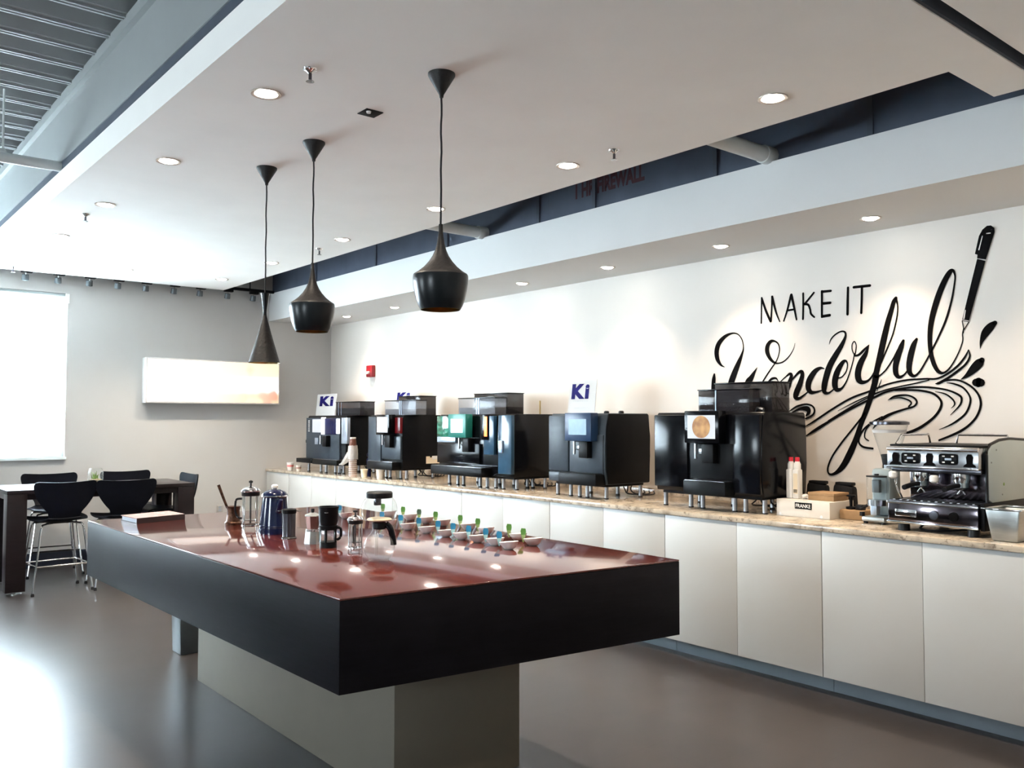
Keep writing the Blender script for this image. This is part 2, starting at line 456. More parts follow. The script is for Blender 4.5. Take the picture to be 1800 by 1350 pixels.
# ------------------------------------------------------------------ the room
struct('floor', box(B(), XL, YN, -.12, XW, YB, 0), 'floor_vinyl')
struct('wall_right', box(B(), XW, YN, 0, XW + .15, YB + .15, ZD + .1), 'paint_wall')
WX0, WX1, WZ0, WZ1 = -1.4, 2.13, 1.09, 2.75          # window in the back wall
bm = B()
for a in ((XL, YB, 0, WX0, YB + .15, ZD + .1), (WX1, YB, 0, XW, YB + .15, ZD + .1), (WX0, YB, 0, WX1, YB + .15, WZ0), (WX0, YB, WZ1, WX1, YB + .15, ZD + .1)):
    box(bm, *a)
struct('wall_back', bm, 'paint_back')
bm = B()                                            # left wall with two windows
ys = [YN]
for yy in LWIN:
    a, b = yy - .6, yy + .6
    box(bm, XL - .15, ys[-1], 0, XL, a, ZD + .1); box(bm, XL - .15, a, 0, XL, b, 1.25); box(bm, XL - .15, a, 2.25, XL, b, ZD + .1)
    ys.append(b)
box(bm, XL - .15, ys[-1], 0, XL, YB + .15, ZD + .1)
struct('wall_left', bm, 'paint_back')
struct('wall_near', box(B(), XL - .15, YN - .15, 0, XW + .15, YN, ZD + .1), 'paint_wall')
for k, yy in enumerate(LWIN):
    a, b = yy - .6, yy + .6
    bm = B()
    for q in ((a, 1.25, a + .05, 2.25), (b - .05, 1.25, b, 2.25), (a + .05, 1.25, b - .05, 1.30), (a + .05, 2.20, b - .05, 2.25), ((a + b) / 2 - .025, 1.30, (a + b) / 2 + .025, 2.20)):
        box(bm, XL - .1, q[0], q[1], XL - .04, q[2], q[3])
    wn = struct('window_%d' % (k + 2), bm, 'frame_teal')
    for c, d in ((a + .05, (a + b) / 2 - .025), ((a + b) / 2 + .025, b - .05)):
        obj('pane', box(B(), XL - .075, c, 1.30, XL - .067, d, 2.20), 'glass_pane', wn, smooth=False)
bm = B()
for q in ((WX0, WZ0, WX0 + .05, WZ1), (WX1 - .05, WZ0, WX1, WZ1), (WX0 + .05, WZ0, WX1 - .05, WZ0 + .05), (WX0 + .05, WZ1 - .05, WX1 - .05, WZ1), (.34, WZ0 + .05, .39, WZ1 - .05)):
    box(bm, q[0], YB + .05, q[1], q[2], YB + .11, q[3])
wn = struct('window_1', bm, 'frame_teal')
obj('pane', box(B(), WX0 + .05, YB + .078, WZ0 + .05, WX1 - .05, YB + .084, WZ1 - .05), 'glass_pane', wn, smooth=False)
bm = box(B(), WX0 - .02, YB - .03, WZ0 - .025, WX1 + .012, YB + .05, WZ0)
obj('window_sill', bm, 'frame_teal', wn, smooth=False)
bl = thing('roller_blind', 'white roller blind glowing with daylight over the back wall window', 'blind', (1.1, YB - .03, WZ1))
obj('cloth', box(B(), WX0 + .02, YB + .012, WZ0 + .03, WX1 - .035, YB + .0135, WZ1 - .07), 'blind_cloth', bl, smooth=False)
obj('roller', tube(B(), [(WX0 + .02, YB + .02, WZ1 - .05), (WX1 - .02, YB + .02, WZ1 - .05)], .028, 14), 'frame_teal', bl)
obj('bracket', box(B(), WX1 - .025, YB - .03, WZ1 - .10, WX1 + .012, YB - .002, WZ1 - .005), 'white_plastic', bl, .004)
obj('hem_bar', box(B(), WX0 + .02, YB + .006, WZ0 + .012, WX1 - .035, YB + .02, WZ0 + .035), 'frame_teal', bl, .003)
struct('baseboard_back', box(B(), XL, YB - .012, 0, XC + .1, YB, .145), 'baseboard')

# metal deck: folded sheet, flutes running along X
bm = B(); P_ = .277; y = YN; pts = []
while y < YB:
    pts += [(y, ZD), (y + .10, ZD), (y + .135, ZD + .07), (y + .242, ZD + .07)]
    y += P_
lo = [[bm.verts.new((x, p[0], p[1])) for p in pts] for x in (XL, XW)]
for i in range(len(pts) - 1):
    bm.faces.new((lo[0][i], lo[0][i + 1], lo[1][i + 1], lo[1][i]))
struct('ceiling_deck', bm, 'paint_deck')
bm = B(); y = YN                                     # raised ribs along every flute crest
while y < YB - .2:
    box(bm, XL, y + .03, ZD - .012, 1.25, y + .045, ZD + .001); box(bm, XL, y + .062, ZD - .012, 1.25, y + .077, ZD + .001)
    y += P_
struct('trim_1', bm, 'paint_deck')
# boxed steel beam above the left edge of the hung ceiling
bm = box(B(), 1.27, YN, 3.10, 1.46, YB, 3.44)
box(bm, 1.24, YN, 3.44, 1.49, YB, ZD)
struct('trim_2', bm, 'paint_beam')
# hung ceiling: flat slab with L-shaped near end and a second panel beyond a shadow gap
bm = prism(B(), [(1.268, 1.41), (4.084, 1.41), (4.084, 1.61), (3.645, 1.61), (3.645, 9.48), (1.268, 9.48)], 'z', ZC, 3.04)
struct('ceiling', bm, 'paint_ceiling')
struct('ceiling_panel', box(B(), 1.268, YN, ZC, 4.084, 1.345, 3.04), 'paint_ceiling')
struct('gap_shade_strip', box(B(), 1.27, 1.397, ZC + .006, 4.083, 1.41, 3.04), 'void_dark')       # dark strip added as painted shade in the panel gap
struct('beam_gap_shade', box(B(), 1.276, YN, 3.04, 1.30, 9.48, 3.10), 'void_dark')  # dark strip standing in for the shade under the beam
# soffit over the worktop, firewall above it
struct('wall_soffit', box(B(), 4.29, YN, 2.625, XW, YB, 2.945), 'paint_soffit')
bm = box(B(), 4.33, YN, 2.945, 4.40, YB, ZD)
struct('wall_firewall', bm, 'firewall')
bm = B()
for yy in (8.6, 7.35, 6.15, 4.95, 4.35, 3.3, 2.3):
    box(bm, 4.318, yy, 2.945, 4.33, yy + .03, ZD)
struct('trim_3', bm, 'void_dark')
fw = tag(obj('firewall_lettering', text_bm('1 HR FIREWALL', .145, lambda x, y_, z: (4.3285 - z, 4.56 - x, 3.065 + y_), bold=.007, width=.665), 'fire_red', smooth=False),
         'dark red stencil lettering on the firewall above the soffit', 'lettering')

# ------------------------------------------------------------------ lamps
def downlight(name, label, x, y, z, power, colr, group, cone, blend, r=.058):
    t = thing(name, label, 'downlight', (x, y, z), group)
    obj('trim_ring', lathe_open(B(), x, y, [(r * .70, z + .012), (r * .78, z - .004), (r, z - .006), (r * 1.02, z - .0005)], 28), 'can_trim', t)
    obj('lens', lathe(B(), x, y, [(r * .72, z - .001), (r * .5, z - .010), (0, z - .013)], 24), 'lens', t)
    l = bpy.data.lights.new('lamp', 'SPOT'); l.energy = power; l.color = colr; l.spot_size = cone; l.spot_blend = blend; l.shadow_soft_size = .03
    lo_ = bpy.data.objects.new('lamp', l); COL.objects.link(lo_); lo_.parent = t; lo_.location = (0, 0, -.03)
    return t
for k, yy in enumerate((8.71, 7.70, 6.68, 5.66, 4.65, 3.60, 2.55, 1.5, .45)):
    downlight('soffit_downlight', 'small recessed downlight under the soffit, %s from the back wall' % ORD[k], 4.75, yy, 2.625, SOFF_W, SOFF_C, 'downlights in the soffit', math.radians(100), .9)
for k, yy in enumerate((8.743, 7.538, 6.205, 4.893, 3.581, 2.243)):
    downlight('ceiling_downlight', 'recessed ceiling downlight in the row beside the dark slot, %s from the back wall' % ORD[k], 3.34, yy, ZC, DOWN_W, DOWN_C, 'downlights in the hung ceiling', math.radians(112), 1.0, .065)
for k, yy in enumerate((7.48, 6.206, 4.931, 3.63, 2.33)):
    downlight('ceiling_downlight', 'recessed ceiling downlight in the row beside the beam, %s from the back wall' % ORD[k], 1.572, yy, ZC, DOWN_W, DOWN_C, 'downlights in the hung ceiling', math.radians(112), 1.0, .065)
downlight('ceiling_downlight', 'lone recessed ceiling downlight between the two rows near the back wall', 2.425, 8.78, ZC, DOWN_W * .6, DOWN_C, 'downlights in the hung ceiling', math.radians(112), 1.0, .065)
for k, yy in enumerate((.3, -1.2)):
    for j, xx in enumerate((1.6, 3.3)):
        downlight('ceiling_downlight', 'recessed downlight of the near ceiling panel, %s row, %s side' % (ORD[k], ('beam', 'soffit')[j]), xx, yy, ZC, DOWN_W, DOWN_C, 'downlights in the hung ceiling', math.radians(112), 1.0, .065)

# track with nine heads in the gap behind the hung ceiling
tr = thing('light_track', 'black lighting track along the back wall behind the hung ceiling', 'track', (2.8, 9.61, 2.95))
obj('rail', box(B(), 1.2, 9.592, 2.935, 4.285, 9.628, 2.965), 'black_matte', tr)
for hx in (1.6, 2.8, 4.0):
    obj('hanger', tube(B(), [(hx, 9.61, 2.965), (hx, 9.61, ZD)], .006, 6), 'black_matte', tr)
for k, xx in enumerate((4.05, 3.75, 3.44, 3.16, 2.865, 2.585, 2.31, 2.02, 1.73)):
    t = thing('track_spotlight', 'small black track spotlight by the back wall, %s from the soffit' % ORD[k], 'spotlight', (xx, 9.61, 2.935), 'track spotlights')
    obj('adapter', box(B(), xx - .05, 9.585, 2.905, xx + .05, 9.635, 2.935), 'black_matte', t, .004)
    zt_ = 2.905
    obj('yoke', tube(B(), [(xx - .01, 9.61, zt_), (xx - .01, 9.61, zt_ - .02)], .008, 8), 'steel', t)
    bm = lathe(B(), 0, 0, [(.030, 0), (.034, -.055), (.031, -.058), (.028, -.052), (0, -.05)], 18)
    bmesh.ops.rotate(bm, verts=bm.verts, cent=(0, 0, 0), matrix=Matrix.Rotation(.3, 3, 'X'))
    bmesh.ops.translate(bm, verts=bm.verts, vec=(xx - .01, 9.61, zt_ - .018))
    h = obj('lamp_head', bm, 'bin_grey', t)

# pendants
def canopy_and_cord(t, x, y, z_end):
    obj('canopy', lathe(B(), x, y, [(.057, ZC), (.057, ZC - .008), (.010, ZC - .088), (.008, ZC - .10)], 28), 'pend_black', t)
    pts = [(x + .0012 * math.sin(i * 1.3), y + .0012 * math.cos(i * 1.7), ZC - .095 + (z_end - ZC + .095) * i / 14) for i in range(15)]
    obj('cord', tube(B(), pts, .0042, 8), 'cable', t)
def fat_pendant(x, y, label):
    t = thing('pendant_lamp', label, 'lamp', (x, y, ZC), 'pendant lamps over the island')
    canopy_and_cord(t, x, y, 2.26)
    up = [(.008, 2.27), (.0095, 2.235), (.013, 2.21), (.017, 2.186), (.0235, 2.162), (.034, 2.138), (.049, 2.115), (.069, 2.092), (.092, 2.073), (.111, 2.061), (.1135, 2.056)]
    obj('shade_top', lathe_open(B(), x, y, up, 40), 'pend_black', t)
    lowp = [(.1135, 2.056), (.1145, 2.045), (.113, 2.02), (.108, 1.99), (.100, 1.955), (.090, 1.93), (.081, 1.915)]
    obj('shade_bowl', lathe_open(B(), x, y, lowp, 40), 'pend_gloss', t)
    inn = [(.079, 1.915), (.088, 1.932), (.098, 1.957), (.106, 1.99), (.110, 2.02), (.110, 2.05), (.06, 2.09), (.02, 2.16)]
    obj('shade_lining', lathe_open(B(), x, y, inn, 40), 'brass', t)
    return t
fat_pendant(2.045, 2.96, 'large black bowl-shaped pendant lamp, nearest of the three over the island')
fat_pendant(2.046, 4.117, 'black bowl-shaped pendant lamp hanging in the middle of the three')
x, y = 2.05, 4.71
t = thing('pendant_lamp', 'slim black hourglass pendant lamp, farthest of the three over the island', 'lamp', (x, y, ZC), 'pendant lamps over the island')
canopy_and_cord(t, x, y, 2.17)
obj('shade_top', lathe_open(B(), x, y, [(.004, 2.178), (.0235, 2.18), (.0225, 2.174), (.016, 2.125), (.0105, 2.085), (.0095, 2.07), (.0105, 2.055)], 32), 'pend_gloss', t)
obj('shade_cone', lathe_open(B(), x, y, [(.0105, 2.055), (.020, 2.015), (.036, 1.955), (.055, 1.89), (.087, 1.785)], 40), 'pend_black', t)
obj('shade_lining', lathe_open(B(), x, y, [(.085, 1.785), (.053, 1.89), (.034, 1.955), (.018, 2.015)], 40), 'brass', t)

# sprinklers, sensor, pipes
for lab, xx, yy in (('chrome sprinkler head near the first beam-side downlight', 1.60, 3.26), ('small sprinkler head beside the beam-side row of downlights', 1.54, 6.58),
                    ('chrome sprinkler head in front of the firewall lettering', 3.34, 3.22), ('sprinkler head beside the middle pendant cord', 3.37, 6.66), ('faint sprinkler head above the back wall window', 1.56, 9.30)):
    t = thing('ceiling_sprinkler', lab, 'sprinkler', (xx, yy, ZC), 'ceiling sprinklers')
    obj('escutcheon', lathe(B(), xx, yy, [(.030, ZC), (.028, ZC - .005), (.014, ZC - .012), (.009, ZC - .018)], 24), 'chrome', t)
    obj('frame', tube(B(), [(xx, yy, ZC - .02), (xx, yy, ZC - .05)], .007, 8), 'steel_dark', t)
    obj('deflector', lathe(B(), xx, yy, [(.016, ZC - .05), (.018, ZC - .053), (0, ZC - .054)], 14), 'steel', t)
t = thing('ceiling_speaker', 'small square black ceiling fitting between sprinkler and pendant', 'fitting', (2.05, 3.55, ZC))
obj('plate', box(B(), 2.005, 3.505, ZC - .004, 2.095, 3.595, ZC), 'black_matte', t, .002)
obj('nozzle', lathe(B(), 2.03, 3.53, [(.012, ZC - .004), (.010, ZC - .012), (0, ZC - .012)], 14), 'white_plastic', t)
t = thing('sprinkler_pipe', 'white sprinkler pipe hanging below the metal deck beside the beam', 'pipe', (.2, 6.1, 3.08))
obj('pipe', tube(B(), [(XL, 6.1, 3.075), (1.30, 6.1, 3.075)], .032, 14), 'pipe_white', t)
for hx in (-2.4, -.9, .95):
    obj('hanger_rod', tube(B(), [(hx, 6.1, 3.10), (hx, 6.1, ZD)], .007, 6), 'pipe_white', t)
    obj('clevis', lathe_open(B(), hx, 6.1, [(.020, 3.09), (.024, 3.11), (.010, 3.13)], 10), 'pipe_white', t)
for k, (yy, lab) in enumerate(((2.92, 'pale pipe crossing the dark slot near the camera end'), (5.62, 'pale pipe crossing the dark slot behind the near pendant'))):
    t = thing('cross_pipe', lab, 'pipe', (4.0, yy, 2.99), 'pipes in the ceiling slot')
    obj('pipe', tube(B(), [(3.5, yy, 2.985), (4.33, yy, 2.985)], .045, 16), 'pipe_white', t)
    obj('coupling', tube(B(), [(4.24, yy, 2.985), (4.325, yy, 2.985)], .052, 16), 'pipe_white', t)

# light box, outlet and fire alarm
t = thing('light_box', 'long white backlit picture box glowing orange on the back wall', 'light box', (3.62, YB, 1.64))
obj('case', box(B(), 2.87, YB - .13, 1.645, 4.375, YB - .001, 2.13), 'white_card', t, .006)
obj('film', box(B(), 2.885, YB - .1325, 1.66, 4.36, YB - .13, 2.115), 'lightbox_film', t, smooth=False)
t = thing('wall_outlet', 'grey wall outlet low on the back wall', 'outlet', (3.735, YB, .47))
obj('plate', box(B(), 3.70, YB - .008, .43, 3.77, YB, .51), 'outlet', t, .003)
obj('socket', box(B(), 3.72, YB - .010, .445, 3.75, YB - .008, .465), 'panel_silver', t)
obj('socket', box(B(), 3.72, YB - .010, .475, 3.75, YB - .008, .495), 'panel_silver', t)
t = thing('fire_alarm', 'red fire alarm strobe on the white wall', 'alarm', (XW, 8.74, 2.0))
obj('housing', box(B(), XW - .05, 8.67, 1.955, XW, 8.80, 2.09), 'red_alarm', t, .01)
obj('strobe', box(B(), XW - .075, 8.70, 1.99, XW - .05, 8.77, 2.02), 'white_plastic', t, .006)

# ------------------------------------------------------------------ base cabinets and worktop
ybs = [9.735, 9.14, 8.05, 6.96, 5.88, 4.79, 3.70, 2.607, 1.52, .43, -.66]
for k in range(len(ybs) - 1):
    y1, y0 = ybs[k], ybs[k + 1]
    lab = 'white handleless base cabinet, %s from the back wall' % ORD[k]
    t = thing('base_cabinet', lab, 'cabinet', (XC, (y0 + y1) / 2, 0), 'base cabinets under the worktop')
    obj('carcass', box(B(), XC + .020, y0 + .001, .10, XW - .002, y1 - .001, .869), 'carcass', t, smooth=False)
    obj('toe_kick', box(B(), XC + .105, y0 + .002, 0, XC + .125, y1 - .002, .10), 'toe_kick', t, smooth=False)
    n = 1 if y1 - y0 < .7 else 2
    for j in range(n):
        a = y0 + (y1 - y0) * j / n; b = y0 + (y1 - y0) * (j + 1) / n
        obj('door', box(B(), XC, a + (.0025 if j == 0 else .001), .098, XC + .019, b - (.0025 if j == n - 1 else .001), .867), 'door_white', t, .001)
t = thing('worktop', 'long speckled granite worktop on the white cabinets', 'worktop', (4.68, 4.6, .87))
obj('slab', box(B(), XC - .012, -.66, .87, XW - .001, YB - .001, ZT), 'granite', t, .003)
tag(obj('granite_upstand', box(B(), XW - .020, -.66, ZT + .0005, XW - .0005, YB - .001, ZT + .05), 'granite', None, .002), 'low granite upstand along the wall behind the machines', 'upstand')

# ------------------------------------------------------------------ the island
Q = dict(nl=(1.343, 2.491), nr=(2.785, 2.330), fr=(2.807, 5.243), fl=(1.290, 5.316))
t = thing('kitchen_island', 'long dark red wood island with thick glossy top on pale plinth', 'island', (2.05, 3.9, 0))
bot = [(*Q[k], .600) for k in ('nl', 'nr', 'fr', 'fl')]; top = [(*Q[k], .90) for k in ('nl', 'nr', 'fr', 'fl')]
mid = [(a, b, .893) for a, b, c in bot]
obj('apron', hexa(B(), bot, mid), 'island_side_shaded', t, .002)
obj('top', hexa(B(), mid, top), 'island_wood', t, .002)
obj('plinth', box(B(), 1.80, 2.90, 0, 2.42, 4.985, .600), 'plinth', t, .002)
t = thing('waste_bin', 'grey square bin standing at the far end of the island', 'bin', (1.95, 5.6, 0))
obj('bin_body', hexa(B(), [(1.90, 5.56, .0), (2.02, 5.56, .0), (2.02, 5.72, .0), (1.90, 5.72, .0)], [(1.885, 5.55, .52), (2.03, 5.55, .52), (2.03, 5.73, .52), (1.885, 5.73, .52)]), 'bin_grey', t, .008)
obj('bin_rim', box(B(), 1.88, 5.545, .52, 2.035, 5.735, .535), 'steel', t, .004)

# ------------------------------------------------------------------ dining table and chairs
TZ = .875
t = thing('dining_table', 'dark counter-height table with square legs by the window', 'table', (2.16, 8.8, 0))
obj('table_top', box(B(), 1.385, 8.28, TZ - .035, 2.935, 9.06, TZ), 'table_dark', t, .003)
for a in ((1.40, 8.30, 2.92, 8.33), (1.40, 9.01, 2.92, 9.04), (1.40, 8.33, 1.43, 9.01), (2.89, 8.33, 2.92, 9.01)):
    obj('apron', box(B(), a[0], a[1], TZ - .085, a[2], a[3], TZ - .035), 'table_dark', t, smooth=False)
for lx in (1.387, 2.783):
    for ly in (8.282, 8.908):
        l = obj('leg', box(B(), lx, ly, .03, lx + .15, ly + .15, TZ - .035), 'table_dark', t, .003)
        obj('foot', lathe(B(), lx + .075, ly + .075, [(.02, 0), (.02, .012), (.008, .014), (.008, .03)], 14), 'chrome', l)

def make_chair(label):
    t = thing('stool_chair', label, 'chair', (0, 0, 0), 'black shell chairs around the dark table')
    # one bent shell: profile (y, z) with half width; local +y is where the sitter faces
    seat = [(.22, .600, .17), (.20, .618, .205), (.12, .622, .225), (.0, .612, .232), (-.10, .607, .215), (-.16, .612, .175), (-.195, .635, .125)]
    back = [(-.195, .635, .125), (-.215, .68, .135), (-.228, .73, .175), (-.238, .79, .215), (-.246, .85, .240), (-.252, .90, .250), (-.255, .93, .238), (-.256, .94, .215)]
    def shell(name, prof, dish):
        bm = B(); th = .011; n = 14; rows = []
        prof = spline(prof, 4)
        for (y_, z_, hw) in prof:
            rows.append([(hw * (2 * i / n - 1), y_, z_) for i in range(n + 1)])
        m_ = len(rows); grid = []
        for r_, (y_, z_, hw) in zip(rows, prof):
            out = []
            for (x_, yy, zz) in r_:
                s_ = (x_ / .25) ** 2
                if dish == 'seat': zz += .020 * s_ - .0
                else:
                    yy += .035 * s_
                    tt = max(0, (z_ - .86) / .08); zz += .014 * s_ * tt - .006 * tt
                out.append((x_, yy, zz))
            grid.append(out)
        V = [[bm.verts.new(p) for p in g] for g in grid]
        for a, b in zip(V, V[1:]):
            for i in range(n):
                bm.faces.new((a[i], a[i + 1], b[i + 1], b[i]))
        bmesh.ops.recalc_face_normals(bm, faces=bm.faces)
        bmesh.ops.solidify(bm, geom=bm.faces[:], thickness=th)
        return obj(name, bm, 'chair_black', t)
    shell('seat', seat, 'seat'); shell('backrest', back, 'back')
    feet = {(-1, -1): (-.235, -.20), (1, -1): (.235, -.20), (-1, 1): (-.235, .20), (1, 1): (.235, .20)}
    for (sx, sy), (fx, fy) in feet.items():
        pts = spline([(sx * .05, sy * .055, .582), (sx * .13, sy * .115, .578), (sx * .165, sy * .145, .55), (sx * .19, sy * .165, .36), (fx, fy, .012)], 5)
        l = obj('leg', tube(B(), pts, .0085, 8), 'chrome', t)
        obj('foot_cap', lathe(B(), fx, fy, [(.013, 0), (.014, .012), (.010, .026)], 12), 'rubber', l)
    z_ = .235
    c = [(-.205, -.178, z_), (.205, -.178, z_), (.205, .178, z_), (-.205, .178, z_)]
    for i in range(4):
        obj('footrest_bar', tube(B(), [c[i], c[(i + 1) % 4]], .008, 8), 'chrome', t)
    obj('mount', box(B(), -.09, -.09, .578, .09, .09, .603), 'black_plastic', t, .005)
    return t
ch = make_chair('black shell chair on the near side of the table, beside its left leg')
ch.location = (1.79, 8.38, 0); ch.rotation_euler = (0, 0, math.radians(4))
dup(ch, (2.29, 8.32, 0), math.radians(-3), 'black shell chair on the near side of the table, in line with the book')
dup(ch, (1.945, 9.29, 0), math.radians(178), 'black shell chair on the window side of the table, left of the terrarium')
dup(ch, (2.67, 9.29, 0), math.radians(183), 'black shell chair on the wall side of the table, right of the terrarium')
dup(ch, (2.80, 8.668, 0), math.radians(90), 'black shell chair at the right end of the dark table')
# terrarium on the table
tx, ty = 2.19, 8.78
t = thing('terrarium', 'small glass terrarium with green plants on the dark table', 'terrarium', (tx, ty, TZ))
obj('tray', lathe(B(), tx, ty, [(.080, TZ), (.088, TZ + .012), (.080, TZ + .014), (0, TZ + .012)], 24), 'steel_dark', t)
obj('soil', lathe(B(), tx, ty, [(.055, TZ + .014), (.056, TZ + .034), (.03, TZ + .042), (0, TZ + .044)], 20), 'soil', t)
obj('jar', lathe_open(B(), tx, ty, [(.058, TZ + .013), (.066, TZ + .05), (.066, TZ + .10), (.055, TZ + .135), (.05, TZ + .14)], 28), 'glass', t)
for k in range(11):
    a = random.uniform(0, 2 * PI); r_ = random.uniform(0, .035); lean = random.uniform(.01, .03)
    x0, y0 = tx + r_ * math.cos(a), ty + r_ * math.sin(a); hz = random.uniform(.04, .085)
    bm = B(); pts = [(x0, y0, TZ + .035), (x0 + lean * .4 * math.cos(a), y0 + lean * .4 * math.sin(a), TZ + .035 + hz * .6), (x0 + lean * math.cos(a), y0 + lean * math.sin(a), TZ + .035 + hz)]
    tube(bm, pts, .007, 6, .0015)
    obj('leaf', bm, 'plant', t)

# ------------------------------------------------------------------ things on the island
IZ = .90
def H(u, v, x, y): 
    d = ray(u, v); k = math.hypot(x, y) / math.hypot(d.x, d.y); return EYE + k * d.z
# flat book
t = thing('book', 'thick flat book with pinkish cover at the far end of the island', 'book', (1.58, 5.12, IZ))
A0, A1, A2, A3 = (1.434, 5.197), (1.452, 4.975), (1.733, 5.045), (1.722, 5.28)
def quad_slab(name, z0, z1, m, inset=0):
    cx = sum(p[0] for p in (A0, A1, A2, A3)) / 4; cy = sum(p[1] for p in (A0, A1, A2, A3)) / 4
    q = [(p[0] + (cx - p[0]) * inset, p[1] + (cy - p[1]) * inset) for p in (A0, A1, A2, A3)]
    return obj(name, hexa(B(), [(*p, z0) for p in q], [(*p, z1) for p in q]), m, t, smooth=False)
quad_slab('back_cover', IZ, IZ + .004, 'book_dark'); quad_slab('pages', IZ + .004, IZ + .026, 'book_pages', .03); quad_slab('front_cover', IZ + .026, IZ + .030, 'book_cover')
bm = B(); dx, dy = A2[0] - A1[0], A2[1] - A1[1]; L_ = math.hypot(dx, dy); nx, ny = dy / L_ * .004, -dx / L_ * .004
hexa(bm, [(A1[0] + nx, A1[1] + ny, IZ), (A2[0] + nx, A2[1] + ny, IZ), (*A2, IZ), (*A1, IZ)], [(A1[0] + nx, A1[1] + ny, IZ + .030), (A2[0] + nx, A2[1] + ny, IZ + .030), (*A2, IZ + .030), (*A1, IZ + .030)])
obj('spine', bm, 'book_dark', t, smooth=False)

def arc_handle(t, x, y, r0, z0, z1, out, direction, rad, m):
    dx, dy = direction
    pts = spline([(x + dx * r0, y + dy * r0, z1), (x + dx * (r0 + out * .8), y + dy * (r0 + out * .8), z1 - .004), (x + dx * (r0 + out), y + dy * (r0 + out), z1 - (z1 - z0) * .3),
                  (x + dx * (r0 + out * .95), y + dy * (r0 + out * .95), z0 + (z1 - z0) * .3), (x + dx * (r0 + out * .5), y + dy * (r0 + out * .5), z0 + .004), (x + dx * r0, y + dy * r0, z0)], 5)
    return obj('handle', tube(B(), pts, rad, 8), m, t)
LEFT = (-RIGHT.x, -RIGHT.y); RGT = (RIGHT.x, RIGHT.y)
# ibrik
x, y = 1.849, 4.623
t = thing('coffee_ibrik', 'ornate copper ibrik with long upright handle on the island', 'coffee pot', (x, y, IZ))
obj('body', lathe(B(), x, y, [(.043, IZ), (.044, IZ + .008), (.037, IZ + .022), (.034, IZ + .05), (.032, IZ + .075), (.036, IZ + .092), (.038, IZ + .098), (.033, IZ + .096), (.0, IZ + .085)], 28), 'copper_old', t)
obj('base_band', lathe_open(B(), x, y, [(.0445, IZ + .001), (.0455, IZ + .012), (.041, IZ + .018)], 28), 'copper_old', t)
obj('handle', tube(B(), [(x + LEFT[0] * .033, y + LEFT[1] * .033, IZ + .088), (x + LEFT[0] * .055, y + LEFT[1] * .055, IZ + .14), (x + LEFT[0] * .083, y + LEFT[1] * .083, IZ + .212)], .007, 8, .0085), 'copper_old', t)
# french presses
def french_press(label, x, y, r, h, handle_dir):
    t = thing('french_press', label, 'french press', (x, y, IZ), 'french presses')
    zb = IZ + .012
    obj('beaker', lathe_open(B(), x, y, [(r * .3, zb), (r * .94, zb + .002), (r * .95, zb + h * .70)], 28), 'glass', t)
    for z_ in (IZ + .016, IZ + h * .68):
        obj('frame_ring', lathe_open(B(), x, y, [(r, z_), (r * 1.03, z_ + .003), (r, z_ + .008)], 28), 'chrome', t)
    for k in range(4):
        a = k * PI / 2 + .5
        obj('frame_strut', tube(B(), [(x + r * 1.08 * math.cos(a), y + r * 1.08 * math.sin(a), IZ), (x + r * 1.02 * math.cos(a), y + r * 1.02 * math.sin(a), IZ + .02), (x + r * 1.02 * math.cos(a), y + r * 1.02 * math.sin(a), IZ + h * .68)], .0028, 6), 'chrome', t)
    obj('collar', lathe_open(B(), x, y, [(r * 1.0, IZ + h * .68), (r * 1.04, IZ + h * .69), (r * 1.04, IZ + h * .76), (r * .98, IZ + h * .77)], 28), 'black_plastic', t)
    ld = obj('lid', lathe(B(), x, y, [(r * 1.10, IZ + h * .765), (r * 1.12, IZ + h * .78), (r * .9, IZ + h * .83), (r * .45, IZ + h * .865), (0, IZ + h * .875)], 28), 'chrome', t)
    obj('plunger_rod', tube(B(), [(x, y, IZ + .03), (x, y, IZ + h * .95)], .0032 if r < .04 else .005, 8), 'steel_dark', ld)
    obj('knob', lathe(B(), x, y, [(.003, IZ + h * .93), (.0105, IZ + h * .95), (.0105, IZ + h * .98), (0, IZ + h)], 16), 'black_plastic', ld)
    obj('filter_disc', lathe(B(), x, y, [(r * .88, IZ + .045), (r * .90, IZ + .048), (0, IZ + .052)], 24), 'steel', ld)
    arc_handle(t, x, y, r * 1.02, IZ + h * .22, IZ + h * .62, .034 if r > .04 else .022, handle_dir, .006 if r > .04 else .004, 'black_plastic')
french_press('tall glass french press with chrome lid beside the blue pot', 1.84, 4.375, .044, .252, LEFT)
french_press('small glass french press with chrome frame beside the vacuum brewer', 1.856, 3.312, .031, .182, (RIGHT.x * .5 - .4, RIGHT.y * .5 + .6))
# blue enamel pot
x, y = 1.868, 4.146
t = thing('enamel_pot', 'dark blue enamel coffee pot with white knob on the island', 'coffee pot', (x, y, IZ))
obj('body', lathe(B(), x, y, [(.075, IZ), (.076, IZ + .01), (.074, IZ + .03), (.067, IZ + .10), (.060, IZ + .16), (.058, IZ + .178), (.062, IZ + .184), (.0, IZ + .184)], 36), 'enamel_blue', t)
for z_ in (.028, .036):
    obj('ridge', lathe_open(B(), x, y, [(.0735, IZ + z_), (.0750, IZ + z_ + .002), (.0728, IZ + z_ + .005)], 36), 'enamel_blue', t)
obj('rim', lathe_open(B(), x, y, [(.0605, IZ + .180), (.066, IZ + .184), (.064, IZ + .189)], 36), 'chrome', t)
ld = obj('lid', lathe(B(), x, y, [(.064, IZ + .187), (.062, IZ + .194), (.050, IZ + .206), (.030, IZ + .215), (.012, IZ + .218), (0, IZ + .218)], 36), 'enamel_blue', t)
obj('knob', lathe(B(), x, y, [(.008, IZ + .217), (.016, IZ + .226), (.016, IZ + .236), (.008, IZ + .242), (0, IZ + .243)], 18), 'white_plastic', ld)
